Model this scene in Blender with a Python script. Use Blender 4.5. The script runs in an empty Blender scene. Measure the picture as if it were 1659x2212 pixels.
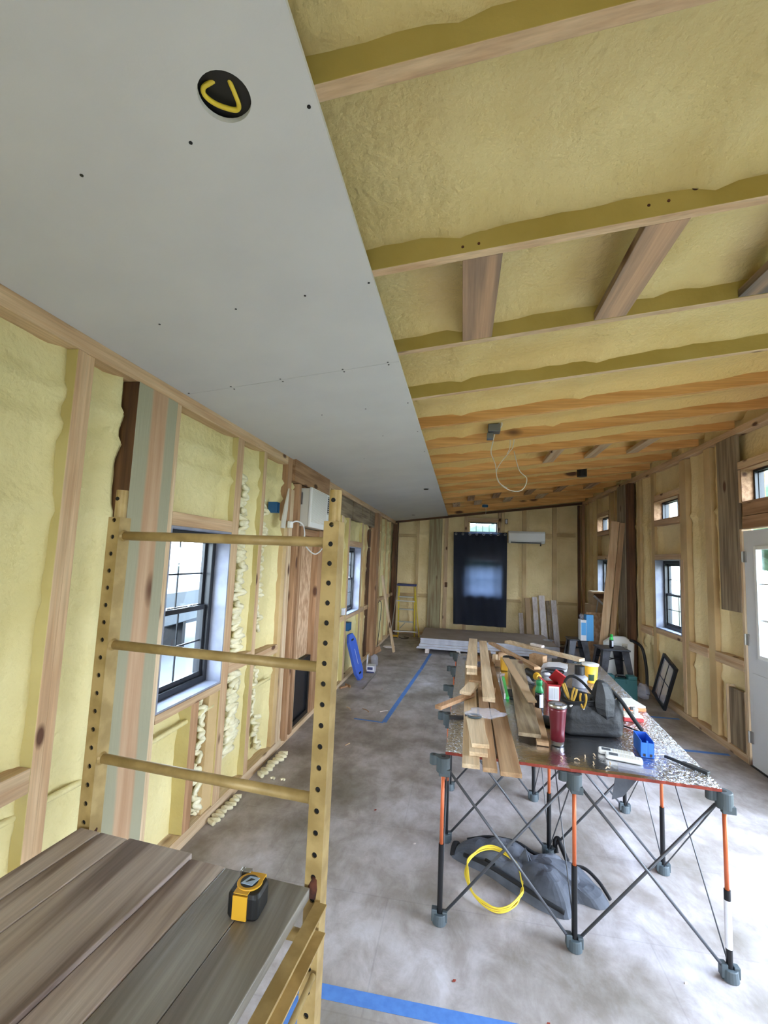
import bpy, math, random
from mathutils import Vector, Matrix, noise
random.seed(7)
C = bpy.context.scene.collection
sc = bpy.context.scene
PI = math.pi
# ------------------------------------------------------------------ camera
F, YAW, PITCH, ROLL = 972.79, 0.1752, 0.1009, 0.0402
CAM = Vector((1.5524, 0.0, 1.7102))
fwd = Vector((-math.sin(YAW), math.cos(YAW), 0)); rt = Vector((math.cos(YAW), math.sin(YAW), 0)); up = Vector((0, 0, 1))
f2 = math.cos(PITCH)*fwd + math.sin(PITCH)*up; u2 = -math.sin(PITCH)*fwd + math.cos(PITCH)*up
r3 = math.cos(ROLL)*rt + math.sin(ROLL)*u2; u3 = -math.sin(ROLL)*rt + math.cos(ROLL)*u2
cd = bpy.data.cameras.new('camera'); cam = bpy.data.objects.new('camera', cd); C.objects.link(cam)
cd.sensor_fit = 'HORIZONTAL'; cd.sensor_width = 36; cd.lens = F/1659*36; cd.clip_start = 0.02; cd.clip_end = 300
mw = Matrix((( r3.x, u3.x, -f2.x, CAM.x), (r3.y, u3.y, -f2.y, CAM.y), (r3.z, u3.z, -f2.z, CAM.z), (0, 0, 0, 1)))
cam.matrix_world = mw
sc.camera = cam
# ------------------------------------------------------------------ view + world
sc.view_settings.view_transform = 'Standard'; sc.view_settings.look = 'None'
sc.view_settings.gamma = 1; sc.view_settings.use_curve_mapping = False
sc.view_settings.exposure = 0.5
WORLD = 18.0
w = bpy.data.worlds.new('overcast_sky'); sc.world = w; w.use_nodes = True
nt = w.node_tree; nt.nodes.clear()
out = nt.nodes.new('ShaderNodeOutputWorld'); bg = nt.nodes.new('ShaderNodeBackground')
tc = nt.nodes.new('ShaderNodeTexCoord'); sx = nt.nodes.new('ShaderNodeSeparateXYZ'); rp = nt.nodes.new('ShaderNodeValToRGB')
nt.links.new(tc.outputs['Generated'], sx.inputs[0]); nt.links.new(sx.outputs['Z'], rp.inputs[0])
rp.color_ramp.elements[0].position = 0.0; rp.color_ramp.elements[0].color = (.82, .91, 1, 1)
rp.color_ramp.elements[1].position = 0.6; rp.color_ramp.elements[1].color = (.62, .78, 1, 1)
nt.links.new(rp.outputs[0], bg.inputs[0]); bg.inputs[1].default_value = WORLD
nt.links.new(bg.outputs[0], out.inputs[0])
# room numbers
W, YB, HL, HR, YF = 4.1177, 10.459, 2.587, 3.0971, -3.0
SL = (HR-HL)/W
def cz(x): return HL + SL*x
def area(name, loc, size, aim, power=0, color=(1, 1, 1), portal=False):
    l = bpy.data.lights.new(name, 'AREA'); l.shape = 'RECTANGLE'; l.size, l.size_y = size
    l.energy = power; l.color = color
    if portal: l.cycles.is_portal = True
    o = bpy.data.objects.new(name, l); C.objects.link(o); o.location = loc
    o.rotation_euler = Vector(aim).to_track_quat('-Z', 'Z' if abs(aim[2]) < .9 else 'Y').to_euler()
    return o
# added fill lamp in the unseen doorway behind; daylight lamp at the unseen side door
area('doorway_fill', (2.05, YF-0.12, 1.05), (1.7, 2.0), (0, 1, -.45), 10, (.92, .95, 1))
area('side_door_daylight', (W+.22, 2.3, 1.15), (2.1, 2.0), (-1, .1, -.6), 16, (.72, .84, 1))

# ------------------------------------------------------------------ materials
def s2l(c):
    return tuple(((v/255)/12.92 if v/255 <= .04045 else ((v/255+.055)/1.055)**2.4) for v in c) + (1,)
MT = {}
def M(name, c1, c2=None, scale=4, st=(1, 1, 1), rough=.8, metal=0, bump=0, bscale=30, ramp=(.35, .65), knots=0, detail=5, trans=0, vary=0, c3=None, spec=.5, bdist=.01, alpha=1, emit=0, bst=None):
    m = bpy.data.materials.new(name); m.use_nodes = True; n = m.node_tree; N = n.nodes; L = n.links
    b = N['Principled BSDF']; b.inputs['Roughness'].default_value = rough; b.inputs['Metallic'].default_value = metal
    b.inputs['Specular IOR Level'].default_value = spec
    b.inputs['Base Color'].default_value = s2l(c1)
    if trans: b.inputs['Transmission Weight'].default_value = trans
    if alpha < 1: b.inputs['Alpha'].default_value = alpha
    t = N.new('ShaderNodeTexCoord'); mp = N.new('ShaderNodeMapping'); mp.inputs['Scale'].default_value = st
    L.new(t.outputs['Object'], mp.inputs[0])
    col = None
    if c2:
        nz = N.new('ShaderNodeTexNoise'); nz.inputs['Scale'].default_value = scale; nz.inputs['Detail'].default_value = detail
        L.new(mp.outputs[0], nz.inputs['Vector'])
        r = N.new('ShaderNodeValToRGB'); r.color_ramp.elements[0].position = ramp[0]; r.color_ramp.elements[1].position = ramp[1]
        r.color_ramp.elements[0].color = s2l(c1); r.color_ramp.elements[1].color = s2l(c2)
        if c3:
            e = r.color_ramp.elements.new((ramp[0]+ramp[1])/2); e.color = s2l(c3)
        L.new(nz.outputs['Fac'], r.inputs[0]); col = r.outputs[0]
    if knots:
        v = N.new('ShaderNodeTexVoronoi'); v.inputs['Scale'].default_value = knots
        mp2 = N.new('ShaderNodeMapping'); mp2.inputs['Scale'].default_value = tuple(1 if q > 2 else .45 for q in st); L.new(t.outputs['Object'], mp2.inputs[0])
        L.new(mp2.outputs[0], v.inputs['Vector'])
        kr = N.new('ShaderNodeValToRGB'); kr.color_ramp.elements[0].position = .09; kr.color_ramp.elements[1].position = .17
        kr.color_ramp.elements[0].color = (1, 1, 1, 1); kr.color_ramp.elements[1].color = (0, 0, 0, 1)
        L.new(v.outputs['Distance'], kr.inputs[0])
        mx = N.new('ShaderNodeMix'); mx.data_type = 'RGBA'; L.new(kr.outputs[0], mx.inputs['Factor']); L.new(col, mx.inputs['A']); mx.inputs['B'].default_value = s2l((92, 58, 38))
        col = mx.outputs['Result']
    if vary and col:
        oi = N.new('ShaderNodeObjectInfo'); mr = N.new('ShaderNodeMapRange'); mr.inputs[3].default_value = 1-vary; mr.inputs[4].default_value = 1+vary*.6
        L.new(oi.outputs['Random'], mr.inputs[0]); hs = N.new('ShaderNodeHueSaturation'); L.new(mr.outputs[0], hs.inputs['Value']); L.new(col, hs.inputs['Color']); col = hs.outputs[0]
    if col: L.new(col, b.inputs['Base Color'])
    if bump:
        nb = N.new('ShaderNodeTexNoise'); nb.inputs['Scale'].default_value = bscale; nb.inputs['Detail'].default_value = 4
        if bst:
            mb_ = N.new('ShaderNodeMapping'); mb_.inputs['Scale'].default_value = bst; L.new(t.outputs['Object'], mb_.inputs[0]); L.new(mb_.outputs[0], nb.inputs['Vector'])
        else: L.new(mp.outputs[0], nb.inputs['Vector'])
        bp = N.new('ShaderNodeBump'); bp.inputs['Strength'].default_value = bump; bp.inputs['Distance'].default_value = bdist
        L.new(nb.outputs['Fac'], bp.inputs['Height']); L.new(bp.outputs[0], b.inputs['Normal'])
    MT[name] = m; return m
def wood(name, a, b_, axis, knots=3.5, rough=.75, sc_=1.6, vary=.12, c3=None):
    st = [14, 14, 14]; st['xyz'.index(axis)] = .9
    m = M(name, a, b_, sc_, tuple(st), rough, bump=.25, bscale=6, knots=knots*2, ramp=(.38, .62), vary=vary, c3=c3, bdist=.004)
    n = m.node_tree; N = n.nodes; L = n.links; b = N['Principled BSDF']; src = b.inputs['Base Color'].links[0].from_socket
    t = N.new('ShaderNodeTexCoord'); mp = N.new('ShaderNodeMapping'); s2 = [90, 90, 90]; s2['xyz'.index(axis)] = 2.5; mp.inputs['Scale'].default_value = s2; L.new(t.outputs['Object'], mp.inputs[0])
    z = N.new('ShaderNodeTexNoise'); z.inputs['Scale'].default_value = 1.3; z.inputs['Detail'].default_value = 3; L.new(mp.outputs[0], z.inputs[0])
    mr = N.new('ShaderNodeMapRange'); mr.inputs[1].default_value = .3; mr.inputs[2].default_value = .7; mr.inputs[3].default_value = .84; mr.inputs[4].default_value = 1.08; L.new(z.outputs['Fac'], mr.inputs[0])
    hs = N.new('ShaderNodeHueSaturation'); L.new(mr.outputs[0], hs.inputs['Value']); L.new(src, hs.inputs['Color']); L.new(hs.outputs[0], b.inputs['Base Color'])
    return m
for ax in 'xyz':
    wood('pine_'+ax, (212, 182, 146), (192, 156, 120), ax)
    wood('pale_pine_'+ax, (228, 204, 172), (206, 176, 140), ax, knots=2.5)
    wood('treated_'+ax, (176, 166, 130), (146, 124, 92), ax, knots=2.2)
    wood('grey_wood_'+ax, (160, 142, 116), (118, 100, 80), ax, knots=2.5)
    wood('brown_wood_'+ax, (188, 148, 112), (154, 114, 80), ax, knots=2.5)
    wood('dark_wood_'+ax, (112, 76, 48), (78, 50, 32), ax, knots=0)
    wood('orange_wood_'+ax, (230, 176, 110), (208, 150, 84), ax, knots=1.6)
    wood('white_wood_'+ax, (226, 216, 214), (205, 190, 184), ax, knots=0)
    wood('scaffold_wood_'+ax, (206, 194, 188), (132, 114, 106), ax, knots=2.0, c3=(186, 170, 163), sc_=.9)
    wood('stained_wood_'+ax, (190, 152, 120), (104, 92, 84), ax, knots=2.0, sc_=.6)
    wood('wet_wood_'+ax, (158, 154, 150), (122, 114, 108), ax, knots=2.0, rough=.38)
    wood('cedar_'+ax, (190, 156, 120), (164, 126, 90), ax, knots=2.5)
M('foam', (228, 216, 166), (212, 198, 142), 3, rough=.62, bump=.55, bscale=26, ramp=(.3, .75), detail=8, bdist=.02, spec=.3)
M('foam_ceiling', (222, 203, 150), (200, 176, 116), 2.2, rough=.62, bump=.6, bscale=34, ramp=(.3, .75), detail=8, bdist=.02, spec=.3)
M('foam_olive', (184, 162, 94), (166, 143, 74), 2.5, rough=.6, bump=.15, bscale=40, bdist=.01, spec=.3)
M('foam_side', (212, 197, 138), (194, 176, 114), 2.5, rough=.6, bump=.2, bscale=40, bdist=.01, spec=.3)
M('foam_warm', (242, 220, 172), (226, 202, 148), 3, rough=.62, bump=.55, bscale=26, ramp=(.3, .75), detail=8, bdist=.02, spec=.3)  # same foam on back and right walls, warmer light put into its colour
M('foam_tan', (210, 182, 136), (190, 160, 114), 2.5, rough=.6, bump=.2, bscale=30, bdist=.01, spec=.3)
M('foam_bead', (240, 234, 206), (224, 214, 176), 20, rough=.5, bump=.4, bscale=60, bdist=.01)
M('osb', (214, 182, 150), (170, 132, 100), 22, (1, 1, .5), rough=.8, bump=.3, bscale=30)
M('drywall', (208, 206, 206), (203, 201, 202), 3, rough=.9, bump=.03, bscale=120)
M('gypsum_edge', (206, 206, 216), (186, 186, 200), 8, rough=.9)
M('kraft', (160, 142, 128), (148, 130, 116), 3, rough=.85)
M('floor', (150, 142, 134), (196, 191, 192), 2.2, rough=.5, bump=.12, bscale=30, ramp=(.32, .72), detail=10, c3=(174, 166, 162), spec=.5, bdist=.004)
M('black_plastic', (22, 22, 25), rough=.5)
M('black_metal', (24, 24, 27), rough=.4, metal=.3)
M('window_black', (28, 29, 34), rough=.35)
M('slate_plastic', (70, 80, 86), rough=.5)
M('brace_grey', (84, 86, 92), rough=.45, metal=.4)
M('orange_metal', (204, 104, 62), rough=.4, metal=.2)
M('yellow_paint', (182, 156, 104), (156, 130, 80), 14, rough=.5, metal=.1, bump=.1, ramp=(.4, .62))
M('rust', (96, 52, 36), (50, 28, 24), 40, rough=.9)
M('yellow_plastic', (226, 172, 46), rough=.45)
M('dull_yellow', (176, 138, 44), rough=.55)
M('cable_yellow', (226, 198, 62), rough=.45)
M('navy_metal', (54, 60, 108), rough=.5)
M('steel', (190, 190, 192), rough=.28, metal=1)
M('alu', (170, 168, 164), rough=.4, metal=.9)
M('white_plastic', (232, 232, 232), rough=.45)
M('offwhite_plastic', (214, 208, 196), rough=.5)
M('white_paint', (216, 218, 224), rough=.5)
M('jamb_grey', (150, 152, 166), (128, 130, 146), 8, rough=.6)
M('light_blue', (84, 168, 232), rough=.5)
M('emblem', (176, 200, 232), rough=.35)
M('blue_tape', (86, 134, 206), (76, 122, 196), 30, rough=.7)
M('blue_plastic', (44, 110, 214), rough=.45)
M('kneel_blue', (70, 106, 206), rough=.6)
M('junction_blue', (36, 92, 140), rough=.5)
M('cardboard', (172, 144, 112), rough=.85)
M('teal', (30, 86, 88), rough=.5)
M('curtain_plain', (38, 44, 62), rough=.9)
M('maroon', (96, 14, 32), rough=.35, metal=.15, spec=.6)
M('red_print', (160, 40, 42), rough=.5)
M('green_cap', (28, 130, 74), rough=.4)
M('lime', (60, 200, 90), rough=.4)
M('dark_bottle', (28, 26, 34), rough=.25)
M('label_white', (225, 226, 235), rough=.6)
M('clear_plastic', (190, 190, 205), rough=.12, alpha=.38)
M('film', (205, 205, 220), rough=.2, alpha=.3, bump=.6, bscale=40)
M('cloth_grey', (92, 96, 106), (58, 62, 72), 7, rough=.75, bump=.3, bscale=12, bdist=.02)
M('cloth_black', (20, 20, 24), rough=.85)
M('bag_black', (19, 20, 25), (11, 11, 14), 9, rough=.6, bump=.5, bscale=16, bdist=.02)
M('tub_yellow', (240, 182, 48), (236, 168, 36), 6, rough=.5)
M('smoke_plastic', (150, 150, 160), rough=.25, alpha=.8)
M('galv', (120, 126, 132), rough=.45, metal=.7)
M('stool_metal', (82, 84, 92), (54, 54, 60), 9, rough=.4, metal=.5)
M('lcd', (88, 92, 100), rough=.3)
M('ochre_red', (150, 62, 44), (122, 44, 34), 24, rough=.8, bump=.3)
M('leaf', (50, 72, 46), (30, 50, 32), 5, rough=.9, bump=.6, bscale=8)
M('bark', (90, 74, 58), rough=.9)
M('grass', (74, 88, 62), (62, 76, 52), 1.5, rough=1)
M('pavement', (84, 86, 90), rough=1)
M('boat_white', (90, 96, 104), rough=.5)
# glass that lets the light through
def glassmat():
    m = bpy.data.materials.new('pane_glass'); m.use_nodes = True; n = m.node_tree; n.nodes.remove(n.nodes['Principled BSDF'])
    o = n.nodes['Material Output']; t = n.nodes.new('ShaderNodeBsdfTransparent'); t.inputs[0].default_value = (.93, .96, .97, 1)
    g = n.nodes.new('ShaderNodeBsdfGlossy'); g.inputs['Roughness'].default_value = .03; 
    x = n.nodes.new('ShaderNodeMixShader'); x.inputs[0].default_value = .06; n.links.new(t.outputs[0], x.inputs[1]); n.links.new(g.outputs[0], x.inputs[2]); n.links.new(x.outputs[0], o.inputs[0])
    MT['glass'] = m
glassmat()
def curtainmat():
    m = bpy.data.materials.new('curtain_cloth'); m.use_nodes = True; n = m.node_tree; b = n.nodes['Principled BSDF']
    b.inputs['Base Color'].default_value = s2l((44, 48, 64)); b.inputs['Roughness'].default_value = .9
    o = n.nodes['Material Output']; t = n.nodes.new('ShaderNodeBsdfTranslucent'); t.inputs[0].default_value = s2l((98, 110, 136))
    x = n.nodes.new('ShaderNodeMixShader'); x.inputs[0].default_value = .3
    n.links.new(b.outputs[0], x.inputs[1]); n.links.new(t.outputs[0], x.inputs[2]); n.links.new(x.outputs[0], o.inputs[0]); MT['curtain'] = m
curtainmat()
def foilmat():
    m = M('foil', (222, 223, 228), rough=.17, metal=1, bump=0)
    n = m.node_tree; N = n.nodes; L = n.links; b = N['Principled BSDF']
    t = N.new('ShaderNodeTexCoord'); a = N.new('ShaderNodeTexNoise'); a.inputs['Scale'].default_value = 42; a.inputs['Detail'].default_value = 8; a.inputs['Distortion'].default_value = 1.2
    c = N.new('ShaderNodeTexNoise'); c.inputs['Scale'].default_value = 5; c.inputs['Detail'].default_value = 2
    L.new(t.outputs['Object'], a.inputs[0]); L.new(t.outputs['Object'], c.inputs[0])
    # foil is smooth in the middle of the sheet and crinkled along the two long sides
    s = N.new('ShaderNodeSeparateXYZ'); L.new(t.outputs['Object'], s.inputs[0])
    ab = N.new('ShaderNodeMath'); ab.operation = 'ABSOLUTE'; L.new(s.outputs['X'], ab.inputs[0])
    mr = N.new('ShaderNodeMapRange'); mr.inputs[1].default_value = .22; mr.inputs[2].default_value = .42; mr.inputs[3].default_value = .10; mr.inputs[4].default_value = 1.0; L.new(ab.outputs[0], mr.inputs[0])
    b1 = N.new('ShaderNodeBump'); b1.inputs['Distance'].default_value = .02; L.new(mr.outputs[0], b1.inputs['Strength']); L.new(a.outputs['Fac'], b1.inputs['Height'])
    b2 = N.new('ShaderNodeBump'); b2.inputs['Distance'].default_value = .03; b2.inputs['Strength'].default_value = .25; L.new(c.outputs['Fac'], b2.inputs['Height']); L.new(b1.outputs[0], b2.inputs['Normal'])
    L.new(b2.outputs[0], b.inputs['Normal'])
foilmat()
def postmat():
    m = M('striped_post', (196, 164, 134), (176, 140, 108), 1.6, (12, 12, .8), .7, bump=.2, bscale=6, knots=3.2)
    n = m.node_tree; N = n.nodes; L = n.links; b = N['Principled BSDF']; src = b.inputs['Base Color'].links[0].from_socket
    t = N.new('ShaderNodeTexCoord'); s = N.new('ShaderNodeSeparateXYZ'); L.new(t.outputs['Object'], s.inputs[0])
    r = N.new('ShaderNodeValToRGB'); e = r.color_ramp.elements; e[0].position = .30; e[0].color = (1, 1, 1, 1); e[1].position = .36; e[1].color = (0, 0, 0, 1)
    k = e.new(.70); k.color = (0, 0, 0, 1); k = e.new(.75); k.color = (1, 1, 1, 1)
    nz = N.new('ShaderNodeTexNoise'); nz.inputs['Scale'].default_value = 1.5; L.new(t.outputs['Object'], nz.inputs[0])
    mr = N.new('ShaderNodeMapRange'); mr.inputs[1].default_value = 1.85; mr.inputs[2].default_value = 2.15; L.new(s.outputs['Y'], mr.inputs[0])
    ad = N.new('ShaderNodeMath'); ad.operation = 'MULTIPLY_ADD'; ad.inputs[1].default_value = .12; L.new(nz.outputs['Fac'], ad.inputs[0]); L.new(mr.outputs[0], ad.inputs[2])
    sb = N.new('ShaderNodeMath'); sb.operation = 'SUBTRACT'; sb.inputs[1].default_value = .06; L.new(ad.outputs[0], sb.inputs[0]); L.new(sb.outputs[0], r.inputs[0])
    mx = N.new('ShaderNodeMix'); mx.data_type = 'RGBA'; L.new(r.outputs[0], mx.inputs['Factor']); L.new(src, mx.inputs['A']); mx.inputs['B'].default_value = s2l((160, 156, 132))
    L.new(mx.outputs['Result'], b.inputs['Base Color'])
postmat()

def ceilmat():  # far bays shift to orange-tan: warm bounce light painted into the foam colour
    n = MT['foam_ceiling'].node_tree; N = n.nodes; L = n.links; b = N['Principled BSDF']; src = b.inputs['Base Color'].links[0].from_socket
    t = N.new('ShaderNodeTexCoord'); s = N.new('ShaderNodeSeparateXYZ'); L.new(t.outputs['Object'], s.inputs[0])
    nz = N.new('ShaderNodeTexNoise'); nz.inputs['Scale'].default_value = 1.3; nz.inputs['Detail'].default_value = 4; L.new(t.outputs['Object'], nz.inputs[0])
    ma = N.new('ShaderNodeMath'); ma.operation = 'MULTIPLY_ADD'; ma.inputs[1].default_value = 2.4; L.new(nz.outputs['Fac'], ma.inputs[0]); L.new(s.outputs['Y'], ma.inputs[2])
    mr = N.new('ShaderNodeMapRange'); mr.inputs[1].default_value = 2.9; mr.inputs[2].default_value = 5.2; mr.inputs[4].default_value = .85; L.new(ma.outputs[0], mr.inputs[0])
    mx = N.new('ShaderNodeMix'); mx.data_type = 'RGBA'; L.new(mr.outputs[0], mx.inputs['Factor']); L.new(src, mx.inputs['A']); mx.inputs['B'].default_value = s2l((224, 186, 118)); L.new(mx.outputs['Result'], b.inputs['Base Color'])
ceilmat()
# ------------------------------------------------------------------ mesh builder
def wloc(o):
    v = Vector((0, 0, 0))
    while o: v += o.location; o = o.parent
    return v
class MB:
    def __init__(s): s.v = []; s.f = []; s.m = []
    def add(s, vs, fs, mi=0):
        b = len(s.v); s.v += [Vector(q) for q in vs]
        for q in fs: s.f.append([b+i for i in q]); s.m.append(mi)
        return s
    def box(s, x0, x1, y0, y1, z0, z1, mi=0, mx=None):
        """mx: optional {face: material} with faces 'x-','x+','y-','y+','z-','z+'"""
        vs = [(x, y, z) for z in (z0, z1) for y in (y0, y1) for x in (x0, x1)]
        F_ = {'z-': (0, 2, 3, 1), 'z+': (4, 5, 7, 6), 'y-': (0, 1, 5, 4), 'y+': (2, 6, 7, 3), 'x-': (0, 4, 6, 2), 'x+': (1, 3, 7, 5)}
        b = len(s.v); s.v += [Vector(q) for q in vs]
        for k, q in F_.items(): s.f.append([b+i for i in q]); s.m.append((mx or {}).get(k, mi))
        return s
    def obox(s, p0, p1, wd, th, upv=(0, 0, 1), mi=0, endcut=0):
        """plank from p0 to p1 (centre of its underside), width wd sideways, thickness th upward"""
        p0 = Vector(p0); p1 = Vector(p1); d = (p1-p0).normalized(); sd = d.cross(Vector(upv)).normalized(); u = sd.cross(d).normalized()
        vs = []
        for p, e in ((p0, -endcut), (p1, endcut)):
            for a, b in ((-.5, 0), (.5, 0), (.5, 1), (-.5, 1)): vs.append(p+sd*wd*a+u*th*b+d*e*a*2*wd)
        return s.add(vs, [(0, 3, 2, 1), (4, 5, 6, 7), (0, 1, 5, 4), (1, 2, 6, 5), (2, 3, 7, 6), (3, 0, 4, 7)], mi)
    def cyl(s, p0, p1, r0, r1=None, n=14, mi=0, cap=True):
        p0 = Vector(p0); p1 = Vector(p1); r1 = r0 if r1 is None else r1; d = (p1-p0).normalized()
        a = d.orthogonal().normalized(); b = d.cross(a)
        vs = [p+r*(math.cos(2*PI*i/n)*a+math.sin(2*PI*i/n)*b) for p, r in ((p0, r0), (p1, r1)) for i in range(n)]
        fs = [(i, (i+1) % n, n+(i+1) % n, n+i) for i in range(n)]
        if cap: fs += [tuple(range(n-1, -1, -1)), tuple(range(n, 2*n))]
        return s.add(vs, fs, mi)
    def tube(s, pts, r, n=8, mi=0, sub=1, closed=False):
        P = [Vector(p) for p in pts]
        if sub > 1:
            Q = []; L = len(P); rng = range(L if closed else L-1)
            for i in rng:
                g = (lambda k: P[k % L]) if closed else (lambda k: P[max(0, min(L-1, k))])
                a, b, c, d = g(i-1), g(i), g(i+1), g(i+2)
                for k in range(sub):
                    t = k/sub; Q.append(.5*((2*b)+(c-a)*t+(2*a-5*b+4*c-d)*t*t+(3*b-a-3*c+d)*t**3))
            if not closed: Q.append(P[-1])
            P = Q
        L = len(P); vs = []; prev = None
        for i, p in enumerate(P):
            a = P[i-1] if (closed or i) else P[0]; b = P[(i+1) % L] if (closed or i < L-1) else P[-1]
            d = (b-a)
            d = d.normalized() if d.length > 1e-9 else Vector((0, 0, 1))
            if prev is None: prev = d.orthogonal().normalized()
            prev = (prev-d*prev.dot(d)); prev = prev.normalized() if prev.length > 1e-6 else d.orthogonal().normalized()
            q = d.cross(prev); rr = r(i/(L-1)) if callable(r) else r
            vs += [p+rr*(math.cos(2*PI*j/n)*prev+math.sin(2*PI*j/n)*q) for j in range(n)]
        fs = []
        for i in range(L if closed else L-1):
            k = (i+1) % L
            for j in range(n): fs.append((i*n+j, i*n+(j+1) % n, k*n+(j+1) % n, k*n+j))
        if not closed: fs += [tuple(range(n-1, -1, -1)), tuple((L-1)*n+j for j in range(n))]
        return s.add(vs, fs, mi)
    def lathe(s, c, prof, n=24, mi=0, mats=None):
        c = Vector(c); vs = []; fs = []
        for r, z in prof: vs += [c+Vector((r*math.cos(2*PI*i/n), r*math.sin(2*PI*i/n), z)) for i in range(n)]
        b = len(s.v); s.v += vs
        for k in range(len(prof)-1):
            for i in range(n):
                s.f.append([b+k*n+i, b+k*n+(i+1) % n, b+(k+1)*n+(i+1) % n, b+(k+1)*n+i]); s.m.append(mats[k] if mats else mi)
        s.f.append([b+i for i in range(n-1, -1, -1)]); s.m.append(mats[0] if mats else mi)
        s.f.append([b+(len(prof)-1)*n+i for i in range(n)]); s.m.append(mats[-1] if mats else mi)
        return s
    def prism(s, poly, o, ax, ay, an, th, mi=0):
        """2-D polygon in plane (ax, ay) at origin o extruded by th along an"""
        o, ax, ay, an = map(Vector, (o, ax, ay, an)); n = len(poly)
        vs = [o+ax*a+ay*b for a, b in poly]+[o+ax*a+ay*b+an*th for a, b in poly]
        return s.add(vs, [tuple(range(n-1, -1, -1)), tuple(range(n, 2*n))]+[(i, (i+1) % n, n+(i+1) % n, n+i) for i in range(n)], mi)
    def loft(s, rings, mi=0, cap=(1, 1)):
        n = len(rings[0]); vs = [q for r in rings for q in r]; fs = []
        for k in range(len(rings)-1):
            for i in range(n): fs.append((k*n+i, k*n+(i+1) % n, (k+1)*n+(i+1) % n, (k+1)*n+i))
        if cap[0]: fs.append(tuple(range(n-1, -1, -1)))
        if cap[1]: fs.append(tuple((len(rings)-1)*n+i for i in range(n)))
        return s.add(vs, fs, mi)
    def build(s, name, mats, parent=None, smooth=False, bevel=0, kind=None, subd=0):
        me = bpy.data.meshes.new(name); off = wloc(parent) if parent else Vector((0, 0, 0))
        me.from_pydata([v-off for v in s.v], [], s.f)
        if isinstance(mats, str): mats = [mats]
        for m in mats: me.materials.append(MT[m])
        for p, m in zip(me.polygons, s.m): p.material_index = m; p.use_smooth = smooth
        import bmesh as bm_
        b = bm_.new(); b.from_mesh(me); bm_.ops.recalc_face_normals(b, faces=b.faces); b.to_mesh(me); b.free()
        o = bpy.data.objects.new(name, me); C.objects.link(o)
        if parent: o.parent = parent
        if bevel:
            d = o.modifiers.new('bevel', 'BEVEL'); d.width = bevel; d.segments = 2; d.limit_method = 'ANGLE'
        if subd:
            d = o.modifiers.new('sub', 'SUBSURF'); d.levels = d.render_levels = subd
        if kind: o['kind'] = kind
        return o
def tag(o, label, cat, group=None):
    o['label'] = label; o['category'] = cat
    if group: o['group'] = group
    return o
def thing(name, label, cat, loc=(0, 0, 0), group=None):
    o = bpy.data.objects.new(name, None); C.objects.link(o); o.location = loc; o.empty_display_size = .05
    return tag(o, label, cat, group)
def struct(name, loc=(0, 0, 0)):
    o = bpy.data.objects.new(name, None); C.objects.link(o); o.location = loc; o['kind'] = 'structure'; return o
def shift_origin(o, p):
    """moves the origin of a top-level mesh to p, its shape stays in place"""
    p = Vector(p)
    for v in o.data.vertices: v.co -= p
    o.location = p; return o
def solo(mb, name, mats, label, cat, group=None, origin=None, **k):
    o = mb.build(name, mats, **k); tag(o, label, cat, group)
    if origin is None:
        xs = [v for v in mb.v]; origin = (sum(v.x for v in xs)/len(xs), sum(v.y for v in xs)/len(xs), min(v.z for v in xs))
    return shift_origin(o, origin)

# ------------------------------------------------------------------ structure: floor, ceiling
f = MB(); nx, ny = 30, 90
for j in range(ny+1):
    for i in range(nx+1): f.v.append(Vector((-.2+(W+.4)*i/nx, YF-.2+(YB+.4-YF)*j/ny, 0)))
for j in range(ny):
    for i in range(nx): a = j*(nx+1)+i; f.f.append([a, a+1, a+nx+2, a+nx+1]); f.m.append(0)
floor = f.build('floor', 'floor', kind='structure')
n = MT['floor'].node_tree; N = n.nodes; L = n.links; b = N['Principled BSDF']; src = b.inputs['Base Color'].links[0].from_socket
t = N.new('ShaderNodeTexCoord')
br = N.new('ShaderNodeTexBrick'); br.inputs['Scale'].default_value = 1; br.inputs['Brick Width'].default_value = 1.22; br.inputs['Row Height'].default_value = .61; br.inputs['Mortar Size'].default_value = .0035; br.inputs['Color1'].default_value = (1, 1, 1, 1); br.inputs['Color2'].default_value = (.97, .97, .975, 1); br.inputs['Mortar'].default_value = (.88, .88, .89, 1)
L.new(t.outputs['Object'], br.inputs['Vector'])
n2 = N.new('ShaderNodeTexNoise'); n2.inputs['Scale'].default_value = 7; n2.inputs['Detail'].default_value = 13; n2.inputs['Roughness'].default_value = .72; n2.inputs['Distortion'].default_value = .35
mp = N.new('ShaderNodeMapping'); mp.inputs['Scale'].default_value = (1, .6, 1); mp.inputs['Rotation'].default_value = (0, 0, .5); L.new(t.outputs['Object'], mp.inputs[0]); L.new(mp.outputs[0], n2.inputs[0])
r2 = N.new('ShaderNodeValToRGB'); r2.color_ramp.elements[0].position = .40; r2.color_ramp.elements[0].color = (.80, .77, .75, 1); r2.color_ramp.elements[1].position = .60; r2.color_ramp.elements[1].color = (1.10, 1.10, 1.13, 1); L.new(n2.outputs['Fac'], r2.inputs[0])
m1 = N.new('ShaderNodeMix'); m1.data_type = 'RGBA'; m1.blend_type = 'MULTIPLY'; m1.inputs['Factor'].default_value = 1; L.new(src, m1.inputs['A']); L.new(br.outputs[0], m1.inputs['B'])
m2 = N.new('ShaderNodeMix'); m2.data_type = 'RGBA'; m2.blend_type = 'MULTIPLY'; m2.inputs['Factor'].default_value = 1; L.new(m1.outputs['Result'], m2.inputs['A']); L.new(r2.outputs[0], m2.inputs['B'])
n3 = N.new('ShaderNodeTexNoise'); n3.inputs['Scale'].default_value = 1.1; n3.inputs['Detail'].default_value = 7; n3.inputs['Roughness'].default_value = .62; L.new(t.outputs['Object'], n3.inputs[0])
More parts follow.
